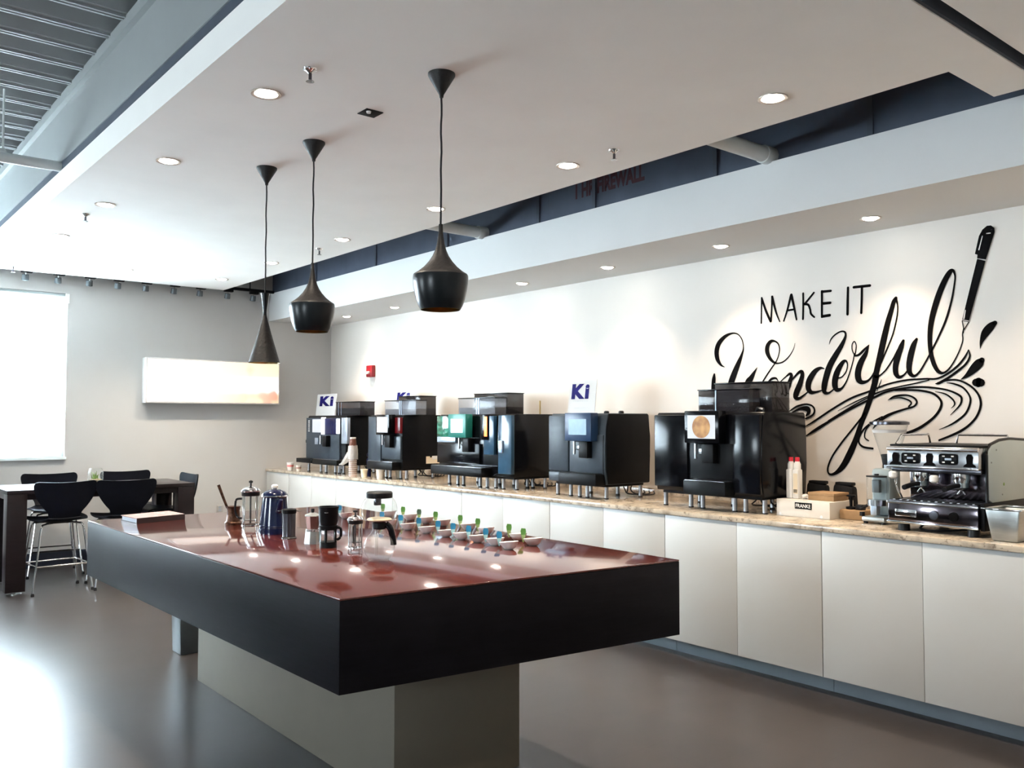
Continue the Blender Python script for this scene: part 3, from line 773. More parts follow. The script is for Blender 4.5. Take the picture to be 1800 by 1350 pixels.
sd = (RIGHT.x * .55 - FWD.x * .8, RIGHT.y * .55 - FWD.y * .8)
obj('spout', tube(B(), [(x + sd[0] * .056, y + sd[1] * .056, IZ + .115), (x + sd[0] * .080, y + sd[1] * .080, IZ + .145), (x + sd[0] * .094, y + sd[1] * .094, IZ + .172)], .020, 12, .009), 'enamel_blue', t)
arc_handle(t, x, y, .060, IZ + .05, IZ + .165, .035, (FWD.x, FWD.y), .007, 'enamel_blue')
# dark canister brewer
x, y = 1.842, 3.923
t = thing('steel_cup', 'dark steel dripper cup with flat rim between blue pot and moka pot', 'cup', (x, y, IZ))
obj('body', lathe(B(), x, y, [(.034, IZ), (.034, IZ + .004), (.030, IZ + .008), (.031, IZ + .12), (.028, IZ + .12), (.026, IZ + .02), (0, IZ + .02)], 28), 'steel_dark', t)
obj('base_ring', lathe_open(B(), x, y, [(.032, IZ + .001), (.0375, IZ + .003), (.032, IZ + .008)], 28), 'black_plastic', t)
obj('lid', lathe(B(), x, y, [(.0325, IZ + .118), (.034, IZ + .122), (.034, IZ + .136), (.030, IZ + .139), (0, IZ + .139)], 28), 'black_satin', t)
obj('tab', box(B(), x + RGT[0] * .05 - .012, y + RGT[1] * .05 - .012, IZ + .128, x + RGT[0] * .05 + .006, y + RGT[1] * .05 + .010, IZ + .131), 'steel', t)
obj('tab', box(B(), x + LEFT[0] * .044 - .008, y + LEFT[1] * .044 - .008, IZ + .128, x + LEFT[0] * .044 + .008, y + LEFT[1] * .044 + .008, IZ + .131), 'steel', t)
# moka pot (octagonal)
x, y = 1.849, 3.693
t = thing('moka_pot', 'two-tone octagonal moka pot with copper top and silver base', 'coffee pot', (x, y, IZ))
obj('boiler', lathe(B(), x, y, [(.039, IZ), (.038, IZ + .01), (.033, IZ + .055), (.0, IZ + .058)], 8), 'steel_brushed', t)
obj('waist', lathe(B(), x, y, [(.031, IZ + .055), (.031, IZ + .066), (0, IZ + .067)], 24), 'chrome', t)
obj('jug', lathe(B(), x, y, [(.025, IZ + .066), (.027, IZ + .075), (.036, IZ + .125), (0, IZ + .126)], 8), 'copper_pink', t)
ld = obj('lid', lathe(B(), x, y, [(.037, IZ + .125), (.035, IZ + .130), (.012, IZ + .139), (0, IZ + .140)], 8), 'steel_brushed', t)
obj('knob', lathe(B(), x, y, [(.006, IZ + .139), (.009, IZ + .152), (.007, IZ + .157), (0, IZ + .158)], 12), 'black_plastic', ld)
obj('handle', tube(B(), [(x + RGT[0] * .030, y + RGT[1] * .030, IZ + .118), (x + RGT[0] * .046, y + RGT[1] * .046, IZ + .114), (x + RGT[0] * .044, y + RGT[1] * .044, IZ + .070)], .0065, 8), 'black_plastic', t)
# black dripper on a carafe
x, y = 1.846, 3.534
t = thing('drip_brewer', 'black drip brewer cup standing on a small glass carafe', 'coffee brewer', (x, y, IZ))
obj('base', lathe(B(), x, y, [(.038, IZ), (.037, IZ + .026), (0, IZ + .026)], 28), 'black_satin', t)
obj('carafe_glass', lathe_open(B(), x, y, [(.036, IZ + .026), (.037, IZ + .04), (.036, IZ + .08)], 28), 'glass', t)
for a in (.2, 1.35, 2.4, 3.9, 5.2):
    obj('frame_strut', box(B(), x + .037 * math.cos(a) - .004, y + .037 * math.sin(a) - .004, IZ + .024, x + .037 * math.cos(a) + .004, y + .037 * math.sin(a) + .004, IZ + .082), 'black_satin', t)
obj('collar', lathe(B(), x, y, [(.039, IZ + .078), (.041, IZ + .096), (.030, IZ + .100), (0, IZ + .1)], 28), 'black_satin', t)
obj('filter_cup', lathe(B(), x, y, [(.036, IZ + .098), (.041, IZ + .115), (.043, IZ + .168), (.046, IZ + .176), (.046, IZ + .180), (.040, IZ + .180), (.034, IZ + .12), (0, IZ + .115)], 28), 'black_satin', t)
arc_handle(t, x, y, .038, IZ + .034, IZ + .088, .018, RGT, .006, 'black_satin')
obj('emblem', box(B(), x - .0455 * FWD.x - .006, y - .0455 * FWD.y - .006, IZ + .155, x - .0455 * FWD.x + .006, y - .0455 * FWD.y + .006, IZ + .158), 'steel', t)
# vacuum brewer
x, y = 1.833, 3.077
t = thing('vacuum_brewer', 'two-globe glass vacuum coffee brewer with black lid and handle', 'coffee brewer', (x, y, IZ))
def globe(zc, r, z0, z1, n=12):
    return [(math.sqrt(max(1e-6, r * r - (z - zc) ** 2)), z) for z in [z0 + (z1 - z0) * i / n for i in range(n + 1)]]
obj('lower_globe', lathe_open(B(), x, y, [(.04, IZ + .001)] + globe(IZ + .055, .063, IZ + .006, IZ + .108) + [(.020, IZ + .135)], 36), 'glass', t)
obj('base_rim', lathe_open(B(), x, y, [(.034, IZ), (.040, IZ + .001), (.043, IZ + .006)], 32), 'glass', t)
obj('inner_stem', tube(B(), [(x - .012, y, IZ + .02), (x - .012, y, IZ + .14)], .006, 10), 'glass', t)
ne = obj('neck_clamp', lathe(B(), x, y, [(.024, IZ + .125), (.028, IZ + .130), (.028, IZ + .150), (.022, IZ + .154), (0, IZ + .154)], 24), 'black_plastic', t)
pts = [(x + RGT[0] * .026, y + RGT[1] * .026, IZ + .146), (x + RGT[0] * .044, y + RGT[1] * .044, IZ + .128), (x + RGT[0] * .056, y + RGT[1] * .056, IZ + .085), (x + RGT[0] * .058, y + RGT[1] * .058, IZ + .062)]
obj('handle', tube(B(), spline(pts, 4), .0125, 10), 'black_gloss', t)
obj('upper_globe', lathe_open(B(), x, y, [(.030, IZ + .154)] + globe(IZ + .200, .073, IZ + .162, IZ + .252), 36), 'glass', t)
obj('filter_plate', lathe(B(), x, y, [(.046, IZ + .160), (.050, IZ + .164), (.044, IZ + .169), (0, IZ + .169)], 32), 'cream', t)
ld = obj('lid', lathe(B(), x, y, [(.052, IZ + .250), (.053, IZ + .254), (.053, IZ + .270), (.048, IZ + .275), (0, IZ + .275)], 32), 'black_plastic', t)
obj('lid_clip', box(B(), x - FWD.x * .055 - .013, y - FWD.y * .055 - .010, IZ + .225, x - FWD.x * .055 + .013, y - FWD.y * .055 + .008, IZ + .252), 'steel_dark', ld, .003)

# tasting bowls with clip-on tags, two rows
def bowl(label, x, y, blue, group, dark=False, s=1.0):
    t = thing('tasting_bowl', label, 'bowl', (x, y, IZ), group)
    bm = B()
    lathe(bm, 0, 0, [(.016, 0), (.020, .002), (.034, .016), (.043, .033), (.041, .034), (.030, .018), (.014, .008), (0, .007)], 26)
    for v in bm.verts:                                   # lip rises towards the open end
        v.co.x, v.co.y = v.co.x * .92, v.co.y * 1.12
        if v.co.z > .02: v.co.z += -.12 * v.co.y * (v.co.z / .034)
    bmesh.ops.translate(bm, verts=bm.verts, vec=(x, y, IZ))
    obj('dish', bm, 'bowl_white', t)
    # tag: wide at the top, pointed below, on the lip at the far-left end
    cx, cy = x - .012, y + .052
    ex = Vector((RIGHT.x, RIGHT.y, 0)); th = Vector((-RIGHT.y, RIGHT.x, 0)) * .0015
    def slab(name, pts, m):
        bm = B()
        a = [bm.verts.new(Vector((cx, cy, IZ)) + ex * p + Vector((0, 0, q)) - th) for p, q in pts]
        b = [bm.verts.new(Vector((cx, cy, IZ)) + ex * p + Vector((0, 0, q)) + th) for p, q in pts]
        n = len(pts); bm.faces.new(a); bm.faces.new(b[::-1])
        for i in range(n): bm.faces.new((a[i], b[i], b[(i + 1) % n], a[(i + 1) % n]))
        return obj(name, bm, m, t, smooth=False)
    a = slab('tag_head', [(-.011, .044), (.010, .044), (.0125, .058), (.010, .072), (-.009, .074), (-.013, .062)], 'tag_blue' if blue else ('tag_dark' if dark else 'tag_green'))
    slab('tag_point', [(-.003, .010), (.003, .010), (.010, .044), (-.011, .044)], 'tag_pale' if blue else 'tag_lime')
    return t
near_row = [(2.430, 2.985), (2.455, 3.115), (2.455, 3.245), (2.455, 3.370), (2.455, 3.495), (2.455, 3.665), (2.455, 3.835), (2.46, 4.03), (2.46, 4.50)]
for k, (x, y) in enumerate(near_row):
    bowl('white tasting bowl with a blue tag, %s from the near end' % ORD[k], x, y, True, 'bowls with blue tags')
far_row = [(2.585, 3.005), (2.640, 3.175), (2.667, 3.455), (2.690, 3.635), (2.69, 3.86), (2.69, 4.02), (2.70, 4.20), (2.70, 4.42)]
for k, (x, y) in enumerate(far_row):
    bowl('white tasting bowl with a green tag, %s from the near end' % ORD[k], x, y, False, 'bowls with green tags', dark=(k == 5))

# ------------------------------------------------------------------ coffee machines on the worktop (they face -X)
ZB, ZTOP = 1.005, 1.515
def machine(label, y0, y1, legs, body='black_satin', bulge=True, name='coffee_machine'):
    t = thing(name, label, 'coffee machine', (4.68, (y0 + y1) / 2, ZT), 'coffee machines on the worktop')
    b = .022 if bulge else .004
    prof = [(4.478, ZB), (4.478 - b, 1.10), (4.476 - b, 1.26), (4.478 - b * .6, 1.42), (4.482, ZTOP - .012), (4.494, ZTOP), (4.905, ZTOP), (4.918, ZTOP - .012), (4.922 + b * .4, 1.36), (4.922 + b * .5, 1.2), (4.918, ZB)]
    obj('body', prism(B(), prof, 'y', y0, y1), body, t, .004)
    obj('base', box(B(), 4.50, y0 + .03, .985, 4.89, y1 - .03, ZB), 'black_matte', t, .004)
    for lx, ly in legs:
        l = obj('leg', lathe(B(), lx, ly, [(.0145, ZT + .006), (.0145, .986)], 14), 'leg_steel', t)
        obj('foot', lathe(B(), lx, ly, [(.017, ZT), (.016, ZT + .008), (0, ZT + .008)], 12), 'rubber', l)
    return t
def panel(t, name, ya, yb, za, zb, m, x0=4.446, x1=4.478, bev=.003):
    return obj(name, box(B(), x0, min(ya, yb), za, x1, max(ya, yb), zb), m, t, bev)
def screen(t, ya, yb, za, zb, frame, disp, x0=4.385, m=.04, lower=.0):
    ya, yb = min(ya, yb), max(ya, yb)
    f = obj('screen_housing', box(B(), x0, ya, za, 4.46, yb, zb), frame, t, .006)
    d = obj('display', box(B(), x0 - .0015, ya + m, za + m + lower, x0 + .001, yb - m, zb - m), disp, f, smooth=False)
    return f, d
def spout(t, y, z, m='steel'):
    s = obj('spout', tube(B(), [(4.41, y + .022, z), (4.41, y + .022, z - .095)], .010, 10), m, t)
    obj('nozzle_block', box(B(), 4.415, y - .050, z - .065, 4.45, y + .005, z - .030), m, s, .004)
    obj('arm', box(B(), 4.40, y - .12, z - .12, 4.48, y - .03, z + .0), 'black_satin', s, .006)
def tray(t, ya, yb, z0=1.0, z1=1.078, x0=4.37, lip='steel'):
    d = obj('drip_tray', box(B(), x0, min(ya, yb), z0, 4.478, max(ya, yb), z1), 'black_satin', t, .006)
    obj('drip_grid', box(B(), x0 + .004, min(ya, yb) + .01, z1, 4.47, max(ya, yb) - .01, z1 + .004), lip, d, .001)
def hopper(t, x0, x1, ya, yb, z1, split=None, clear='smoke', z0=ZTOP, fill=.45):
    ya, yb = min(ya, yb), max(ya, yb)
    h = obj('bean_hopper', box(B(), x0, ya, z0, x1, yb, z1), clear, t, .004)
    obj('beans', box(B(), x0 + .006, ya + .006, z0 + .002, x1 - .006, yb - .006, z0 + (z1 - z0) * fill), 'beans', h, smooth=False)
    obj('hopper_lid', box(B(), x0 - .004, ya - .004, z1, x1 + .004, yb + .004, z1 + .008), 'black_gloss', h, .002)
    if split:
        for s in split: obj('divider', box(B(), x0 - .003, s - .004, z0 + .002, x0 + .004, s + .004, z1), 'panel_silver', h)
    return h
def cables(t, y0, n=3):
    for k in range(n):
        yy = y0 + .05 * k
        pts = spline([(4.80, yy, 1.0), (4.80 + .02 * k, yy + .02, .95), (4.86, yy + .05 * (k % 2), .914), (4.98, yy - .04, .913), (5.03, yy, .93)], 4)
        obj('cable', tube(B(), pts, .005, 6), 'cable', t)

# M5: big black machine in front of the mural
t = machine('widest black coffee machine, its screen showing a coffee cup, before the mural', 3.095, 3.93,
            [(4.51, 3.883), (4.52, 3.68), (4.52, 3.585), (4.515, 3.335), (4.53, 3.265), (4.54, 3.135), (4.86, 3.88), (4.86, 3.6), (4.86, 3.30), (4.86, 3.135)], 'black_gloss')
panel(t, 'side_door', 3.645, 3.925, 1.03, 1.50, 'black_gloss', 4.442, 4.478, .008)
panel(t, 'front_panel', 3.10, 3.285, 1.02, 1.50, 'black_gloss', 4.442, 4.478, .006)
panel(t, 'back_panel', 3.30, 3.63, 1.10, 1.32, 'black_satin', 4.452, 4.478)
f, d = screen(t, 3.352, 3.622, 1.322, 1.524, 'black_gloss', 'display_white', 4.385, .028)
bm = lathe(B(), 0, 0, [(.070, 0), (.068, .002), (0, .002)], 32)
bmesh.ops.rotate(bm, verts=bm.verts, cent=(0, 0, 0), matrix=Matrix.Rotation(-PI / 2, 3, 'Y'))
bmesh.ops.translate(bm, verts=bm.verts, vec=(4.3835, 3.487, 1.423))
obj('cup_picture', bm, 'crema', f)
spout(t, 3.53, 1.318); tray(t, 3.31, 3.635, 1.0, 1.085, 4.385)
hopper(t, 4.55, 4.66, 3.245, 3.640, 1.655, [3.50]); hopper(t, 4.67, 4.86, 3.165, 3.60, 1.70, None, 'smoke', ZTOP, .5)
obj('top_valve', tube(B(), [(4.60, 3.24, 1.516), (4.60, 3.22, 1.54), (4.60, 3.18, 1.53)], .012, 8), 'steel', t)
cables(t, 3.25, 4)
# M4: graphite machine
t = machine('graphite grey coffee machine with dark blue screen, second from the mural', 4.396, 4.99,
            [(4.515, 4.955), (4.505, 4.80), (4.50, 4.70), (4.50, 4.62), (4.515, 4.44), (4.86, 4.95), (4.86, 4.66), (4.86, 4.43)], 'graphite')
obj('side_panel', prism(B(), [(4.485, 1.01), (4.465, 1.12), (4.465, 1.4), (4.49, 1.51), (4.90, 1.51), (4.925, 1.35), (4.915, 1.01)], 'y', 4.389, 4.396), 'black_satin', t, .002)
panel(t, 'side_door', 4.765, 4.985, 1.085, 1.50, 'graphite', 4.444, 4.478, .01)
panel(t, 'front_panel', 4.41, 4.755, 1.07, 1.36, 'graphite', 4.448, 4.478, .006)
panel(t, 'lower_door', 4.80, 4.985, 1.012, 1.078, 'graphite', 4.446, 4.478, .006)
screen(t, 4.467, 4.742, 1.314, 1.518, 'navy_frame', 'display_blue', 4.385, .045)
spout(t, 4.64, 1.312); tray(t, 4.41, 4.80, 1.0, 1.082, 4.375, 'black_satin')
for yy in (4.47, 4.62):
    obj('top_cap', lathe(B(), 4.70, yy, [(.02, ZTOP), (.02, ZTOP + .014), (.012, ZTOP + .02), (0, ZTOP + .02)], 14), 'black_plastic', t)
cables(t, 4.45, 3)
# M3: double machine with green-lit screen
t = machine('double-width coffee machine with bright green-framed screen and panels painted with blue reflections', 5.434, 6.485,
            [(4.55, 6.43), (4.52, 6.26), (4.52, 6.175), (4.515, 5.93), (4.52, 5.84), (4.55, 5.76), (4.515, 5.615), (4.56, 5.50), (4.80, 5.65), (4.82, 5.60), (4.84, 5.47), (4.86, 6.42), (4.86, 6.1), (4.86, 5.9)], 'black_gloss', bulge=False)
panel(t, 'side_door', Yx(788, 4.446), 6.48, 1.32, 1.50, 'reflection_green', 4.446, 4.478, .003)
panel(t, 'door_strip', Yx(800, 4.446), 6.48, 1.27, 1.318, 'panel_silver', 4.447, 4.478, .003)
panel(t, 'lower_panel', Yx(842, 4.446), 6.48, 1.09, 1.265, 'black_gloss', 4.449, 4.478, .003)
screen(t, 5.967, 6.224, 1.316, 1.517, 'panel_teal', 'display_mint', 4.385, .042)
panel(t, 'glow_strip', Yx(852, 4.44), Yx(857, 4.44), 1.33, 1.495, 'glow_orange', 4.433, 4.46, .002)
panel(t, 'column', Yx(845, 4.446), Yx(859, 4.446), 1.30, 1.512, 'black_gloss', 4.436, 4.478, .004)
panel(t, 'cooler_door', Yx(868, 4.446), Yx(850, 4.446), 1.18, 1.50, 'reflection_blue', 4.447, 4.478, .003)
panel(t, 'cooler_door', Yx(899, 4.446), Yx(876, 4.446), 1.03, 1.505, 'reflection_blue', 4.444, 4.478, .003)
rd = obj('card_reader', box(B(), 4.43, Yx(884, 4.44), 1.20, 4.446, Yx(877, 4.44), 1.30), 'panel_silver', t, .004)
obj('green_light', box(B(), 4.4285, Yx(883, 4.44), 1.275, 4.4305, Yx(878, 4.44), 1.292), 'glow_green', rd, smooth=False)
obj('blue_light', box(B(), 4.4285, Yx(883, 4.44), 1.208, 4.4305, Yx(879, 4.44), 1.225), 'glow_blue', rd, smooth=False)
spout(t, 6.07, 1.314); tray(t, 5.72, 6.46, .995, 1.07, 4.365)
hopper(t, 4.55, 4.67, 5.775, 6.30, 1.652, [6.03, 6.0], 'smoke_clear', ZTOP, .42); hopper(t, 4.68, 4.86, 5.77, 6.24, 1.692, None, 'smoke', ZTOP, .35)
obj('aerial', tube(B(), [(4.88, 5.58, ZTOP), (4.88, 5.58, ZTOP + .115)], .006, 6), 'brass', t)
cables(t, 5.55, 5)
# M2
t = machine('black coffee machine with grey screen and paper sticker on its side', 7.092, 7.697,
            [(4.53, 7.64), (4.545, 7.50), (4.54, 7.42), (4.56, 7.26), (4.55, 7.14), (4.86, 7.62), (4.84, 7.43), (4.86, 7.15)], 'black_satin', bulge=False)
panel(t, 'side_door', 7.45, 7.69, 1.03, 1.50, 'graphite', 4.446, 4.478, .004)
panel(t, 'front_panel', 7.10, 7.44, 1.09, 1.31, 'graphite', 4.452, 4.478, .004)
panel(t, 'glow_strip', 7.10, 7.19, 1.34, 1.49, 'reflection_red', 4.447, 4.478, .002)  # red reflection on the front, painted as a faintly glowing strip
screen(t, 7.199, 7.441, 1.324, 1.518, 'black_gloss', 'display_white', 4.385, .022)
spout(t, 7.33, 1.322); tray(t, 7.13, 7.60, .99, 1.065, 4.38)
hopper(t, 4.55, 4.67, 6.985, 7.549, 1.652, [7.27, 7.24], 'smoke_clear', ZTOP, .42); hopper(t, 4.68, 4.86, 7.10, 7.50, 1.695, None, 'smoke', ZTOP, .35)
st = obj('paper_sticker', box(B(), 4.74, 7.0905, 1.045, 4.90, 7.0915, 1.115), 'cream', t, smooth=False)
obj('sticker_note', box(B(), 4.81, 7.0895, 1.085, 4.90, 7.0905, 1.118), 'white_card', st, smooth=False)
obj('sticker_seam', box(B(), 4.785, 7.0893, 1.103, 4.805, 7.0903, 1.118), 'black_matte', st, smooth=False)
cables(t, 7.2, 4)
# M1: oldest machine next to the back wall
t = machine('small black coffee machine with glowing white bars nearest the back wall', 8.20, 9.08,
            [(4.43, 8.95), (4.45, 8.70), (4.46, 8.60), (4.50, 8.47), (4.51, 8.40), (4.52, 8.32), (4.86, 9.0), (4.86, 8.6), (4.86, 8.28)], 'black_satin', bulge=False)
panel(t, 'front_panel', 8.30, 9.07, 1.03, 1.49, 'graphite', 4.452, 4.478, .004)
d = panel(t, 'keypad', Yx(566, 4.44), Yx(549, 4.44), 1.33, 1.475, 'display_white', 4.440, 4.455, .002)
for k in range(6):
    obj('key_light', box(B(), 4.4375, Yx(543, 4.44) - .02, 1.34 + .022 * k, 4.4405, Yx(543, 4.44) + .012, 1.350 + .022 * k), 'white_plastic', d, smooth=False)
panel(t, 'light_bar', Yx(569.5, 4.43), Yx(564.5, 4.43), 1.31, 1.495, 'glow_white', 4.428, 4.455, .004)
panel(t, 'light_bar', Yx(594, 4.43), Yx(591, 4.43), 1.32, 1.48, 'glow_white', 4.428, 4.455, .004)
panel(t, 'column', Yx(590, 4.43), Yx(570, 4.43), 1.31, 1.485, 'bottle_navy', 4.432, 4.455, .004)
panel(t, 'cooler_door', Yx(610, 4.44), Yx(600, 4.44), 1.22, 1.49, 'panel_silver', 4.440, 4.478, .003)
panel(t, 'milk_flap', Yx(558, 4.44), Yx(553, 4.44), 1.20, 1.27, 'panel_silver', 4.442, 4.46, .003)
panel(t, 'hinge', 9.06, 9.12, 1.21, 1.245, 'black_plastic', 4.47, 4.50, .003)
spout(t, 8.62, 1.30); tray(t, Yx(592, 4.32), Yx(549, 4.32), .995, 1.05, 4.32)
obj('cup_shelf', box(B(), 4.33, Yx(548, 4.33), 1.0, 4.45, Yx(521, 4.33), 1.046), 'black_satin', t, .006)
hopper(t, 4.58, 4.76, 8.10, 8.62, 1.655, [8.56, 8.50], 'smoke', ZTOP, .55)
obj('red_cover', box(B(), 4.60, 7.86 + .36, ZTOP, 4.72, 7.98 + .36, ZTOP + .03), 'red_paper', t, .004)
cables(t, 8.3, 3)

# Ki cards
def ki_card(label, y0, y1, x, z0, z1, kz0, kz1, ky, kw, lines=True):
    # y0 is the left edge seen from the room (larger y)
    t = thing('sign_card', label, 'sign', (x, (y0 + y1) / 2, z0), 'cards standing on the coffee machines')
    lean = .02
    obj('card', hexa(B(), [(x, y1, z0), (x + .004, y1, z0), (x + .004, y0, z0), (x, y0, z0)], [(x + lean, y1 - .012, z1), (x + lean + .004, y1 - .012, z1), (x + lean + .004, y0 - .012, z1), (x + lean, y0 - .012, z1)]), 'white_card', t, smooth=False)
    sl = lean / (z1 - z0)
    obj('lettering', text_bm('Ki', (kz1 - kz0) / .69, lambda a, b, c: (x + sl * (kz0 + b - z0) - .0015 - c, ky - a - b * .06, kz0 + b), bold=.009, width=kw), 'ki_blue', t, smooth=False)
    if lines:
        for zz, n in ((kz0 - .030, 7), (kz0 - .085, 9)):
            bm = B()
            for i in range(n):
                a = ky - .015 - i * (kw * .95 / n)
                box(bm, x + sl * (zz - z0) - .0015, a - kw * .06, zz, x + sl * (zz - z0) - .0005, a, zz + .010)
            obj('fine_print', bm, 'print_grey', t, smooth=False)
ki_card('white Ki card standing on the graphite coffee machine', 5.10, 4.80, 4.75, ZTOP + .001, 1.78, 1.640, 1.742, 5.085 - .02, .195)
ki_card('white Ki card leaning behind the hopper nearest the back wall', 9.44, 8.97, 4.75, ZTOP + .001, 1.765, 1.635, 1.735, 9.36, .33)
ki_card('white Ki card half hidden behind the hoppers of the sticker machine', 7.95 - .0, 7.63, 4.87, ZTOP + .001, 1.765, 1.66, 1.745, 7.86, .24, False)

# ------------------------------------------------------------------ small things on the worktop
def paper_cup(name, label, x, y, h=.075, r=.034, m='paper_cup', band=None):
    t = thing(name, label, 'cup', (x, y, ZT))
    obj('cup_wall', lathe(B(), x, y, [(r * .74, ZT), (r * .76, ZT + .002), (r, ZT + h), (r * .94, ZT + h), (r * .70, ZT + .006), (0, ZT + .006)], 22), m, t)
    obj('rim', lathe_open(B(), x, y, [(r, ZT + h - .002), (r * 1.06, ZT + h), (r, ZT + h + .003)], 22), m, t)
    if band:
        obj('print_band', lathe_open(B(), x, y, [(r * .885 + .0006, ZT + h * .45), (r * .955 + .0006, ZT + h * .70)], 22), band, t)
    return t
paper_cup('paper_cup', 'white paper cup with red print at the far worktop corner', 4.36, 9.27, .085, .040, 'white_card', 'print_red')
paper_cup('paper_cup', 'small brown and white cup beside the red-print cup', 4.36, 9.06, .06, .030, 'paper_cup', 'cup_band')
paper_cup('paper_cup', 'plain cream cup right of the bagged cup stack', 4.41, 7.70, .075, .036, 'cream')
paper_cup('paper_cup', 'grey-white cup in front of the sticker machine', 4.40, 7.38, .085, .038)
paper_cup('paper_cup', 'cream cup under the sticker machine', 4.62, 7.40, .07, .034, 'cream')
x, y = 4.375, 7.87
t = thing('cup_stack', 'tall stack of paper cups in a torn plastic sleeve', 'cups', (x, y, ZT))
for k in range(15):
    z_ = ZT + .020 * k
    obj('cup', lathe(B(), x, y, [(.037, z_), (.041, z_ + .014), (.042, z_ + .018), (.038, z_ + .019), (.034, z_ + .004)], 20), 'paper_cup', t)
    obj('cup_stripe', lathe_open(B(), x, y, [(.0385, z_ + .002), (.0412, z_ + .010)], 20), 'cup_band', t)
obj('top_cup', lathe(B(), x, y, [(.038, ZT + .30), (.031, ZT + .375), (.0, ZT + .377)], 20), 'cup_brown', t)
obj('top_rim', lathe(B(), x, y, [(.031, ZT + .376), (.032, ZT + .392), (0, ZT + .393)], 20), 'paper_cup', t)
bm = lathe_open(B(), x, y, [(.048, ZT + .17), (.052, ZT + .22), (.050, ZT + .27), (.046, ZT + .31)], 20)
for v in bm.verts: v.co += Vector((random.uniform(-.004, .004), random.uniform(-.004, .004), random.uniform(-.006, .006)))
obj('plastic_sleeve', bm, 'plastic_wrap', t)
bm = tube(B(), [(x - .01, y + .04, ZT + .22), (x - .02, y + .10, ZT + .16), (x - .03, y + .17, ZT + .12), (x - .03, y + .22, ZT + .11)], .038, 10, .006)
for v in bm.verts: v.co += Vector((random.uniform(-.005, .005), random.uniform(-.005, .005), random.uniform(-.005, .005)))
obj('loose_plastic', bm, 'plastic_wrap', t)
x, y = 4.50, 7.76
t = thing('blue_bottle', 'dark blue bottle with round stopper beside the cup stack', 'bottle', (x, y, ZT))
obj('body', lathe(B(), x, y, [(.020, ZT), (.021, ZT + .005), (.022, ZT + .10), (.030, ZT + .14), (.028, ZT + .17), (.012, ZT + .19), (0, ZT + .19)], 20), 'bottle_navy', t)
obj('stopper', lathe(B(), x, y, [(.008, ZT + .185), (.026, ZT + .205), (.026, ZT + .225), (.010, ZT + .242), (0, ZT + .243)], 18), 'enamel_blue', t)

# white carton with goods
t = thing('carton', 'low white carton with a black brand label beside the widest machine', 'box', (4.69, 2.90, ZT))
obj('carton_body', box(B(), 4.563, 2.722, ZT, 4.82, 3.07, ZT + .098), 'box_white', t, .003)
lb = obj('brand_label', box(B(), 4.561, 2.835, ZT + .048, 4.563, 2.945, ZT + .085), 'ink', t, smooth=False)
obj('brand_name', text_bm('FRANKE', .030, lambda a, b, c: (4.5602 - c, 2.938 - a, ZT + .056 + b), bold=.0004, width=.096), 'ink_white', lb, smooth=False)
obj('flap_seam', box(B(), 4.57, 2.895, ZT + .098, 4.81, 2.897, ZT + .099), 'cardboard', t, smooth=False)
for yy in (2.775, 3.045):
    bm = lathe(B(), 0, 0, [(.009, 0), (.008, .001), (0, .001)], 12)
    bmesh.ops.rotate(bm, verts=bm.verts, cent=(0, 0, 0), matrix=Matrix.Rotation(-PI / 2, 3, 'Y'))
    bmesh.ops.translate(bm, verts=bm.verts, vec=(4.5635, yy, ZT + .012))
    obj('seal_dot', bm, 'print_grey', t)
BZ = ZT + .098
t = thing('cardboard_box', 'small brown cardboard box lying on the white carton', 'box', (4.70, 2.80, BZ))
obj('box_body', box(B(), 4.63, 2.735, BZ, 4.79, 2.90, BZ + .044), 'cardboard', t, .002)
obj('lid_edge', box(B(), 4.628, 2.733, BZ + .030, 4.792, 2.902, BZ + .046), 'cardboard', t, .002)
for k, yy in enumerate((3.028, 2.985)):
    t = thing('cleaner_bottle', ('white cleaner bottle with red cap on the carton, nearer the machine', 'white cleaner bottle with red cap and printed label on the carton')[k], 'bottle', (4.655, yy, BZ), 'cleaner bottles')
    obj('body', box(B(), 4.63, yy - .0205, BZ, 4.68, yy + .0205, BZ + .175), 'white_plastic', t, .008)
    obj('shoulder', lathe(B(), 4.655, yy, [(.0205, BZ + .17), (.020, BZ + .205), (.013, BZ + .222), (0, BZ + .222)], 18), 'white_plastic', t)
    obj('cap', lathe(B(), 4.655, yy, [(.0135, BZ + .221), (.0135, BZ + .243), (.012, BZ + .246), (0, BZ + .246)], 16), 'red_cap', t)
    if k:
        lb = obj('label', box(B(), 4.6285, yy - .016, BZ + .03, 4.6298, yy + .012, BZ + .15), 'cream', t, smooth=False)
        for i in range(6): obj('barcode_bar', box(B(), 4.6275, yy - .012 + i * .004, BZ + .036, 4.6286, yy - .0102 + i * .004, BZ + .056), 'ink', lb, smooth=False)
t = tag(obj('crumpled_tissue', tube(B(), spline([(4.64, 2.945, BZ + .012), (4.66, 2.93, BZ + .020), (4.68, 2.95, BZ + .012), (4.66, 2.915, BZ + .014)], 4), .012, 7), 'white_card'), 'crumpled white wrapper on the carton between bottles and cardboard box', 'wrapper')
for k, (yy, lab) in enumerate(((3.02, 'black pouch behind the carton, next to the widest machine'), (2.84, 'black pouch behind the carton, nearer the grinder'))):
    t = thing('black_pouch', lab, 'pouch', (4.93, yy, ZT), 'black pouches')
    obj('pouch', hexa(B(), [(4.88, yy - .075, ZT), (4.97, yy - .075, ZT), (4.97, yy + .075, ZT), (4.88, yy + .075, ZT)], [(4.90, yy - .070, ZT + .17), (4.96, yy - .070, ZT + .17), (4.96, yy + .060, ZT + .185), (4.90, yy + .060, ZT + .185)]), 'black_matte', t, .02)
    obj('fold', box(B(), 4.905, yy - .06, ZT + .172, 4.955, yy + .05, ZT + .192), 'black_matte', t, .006)
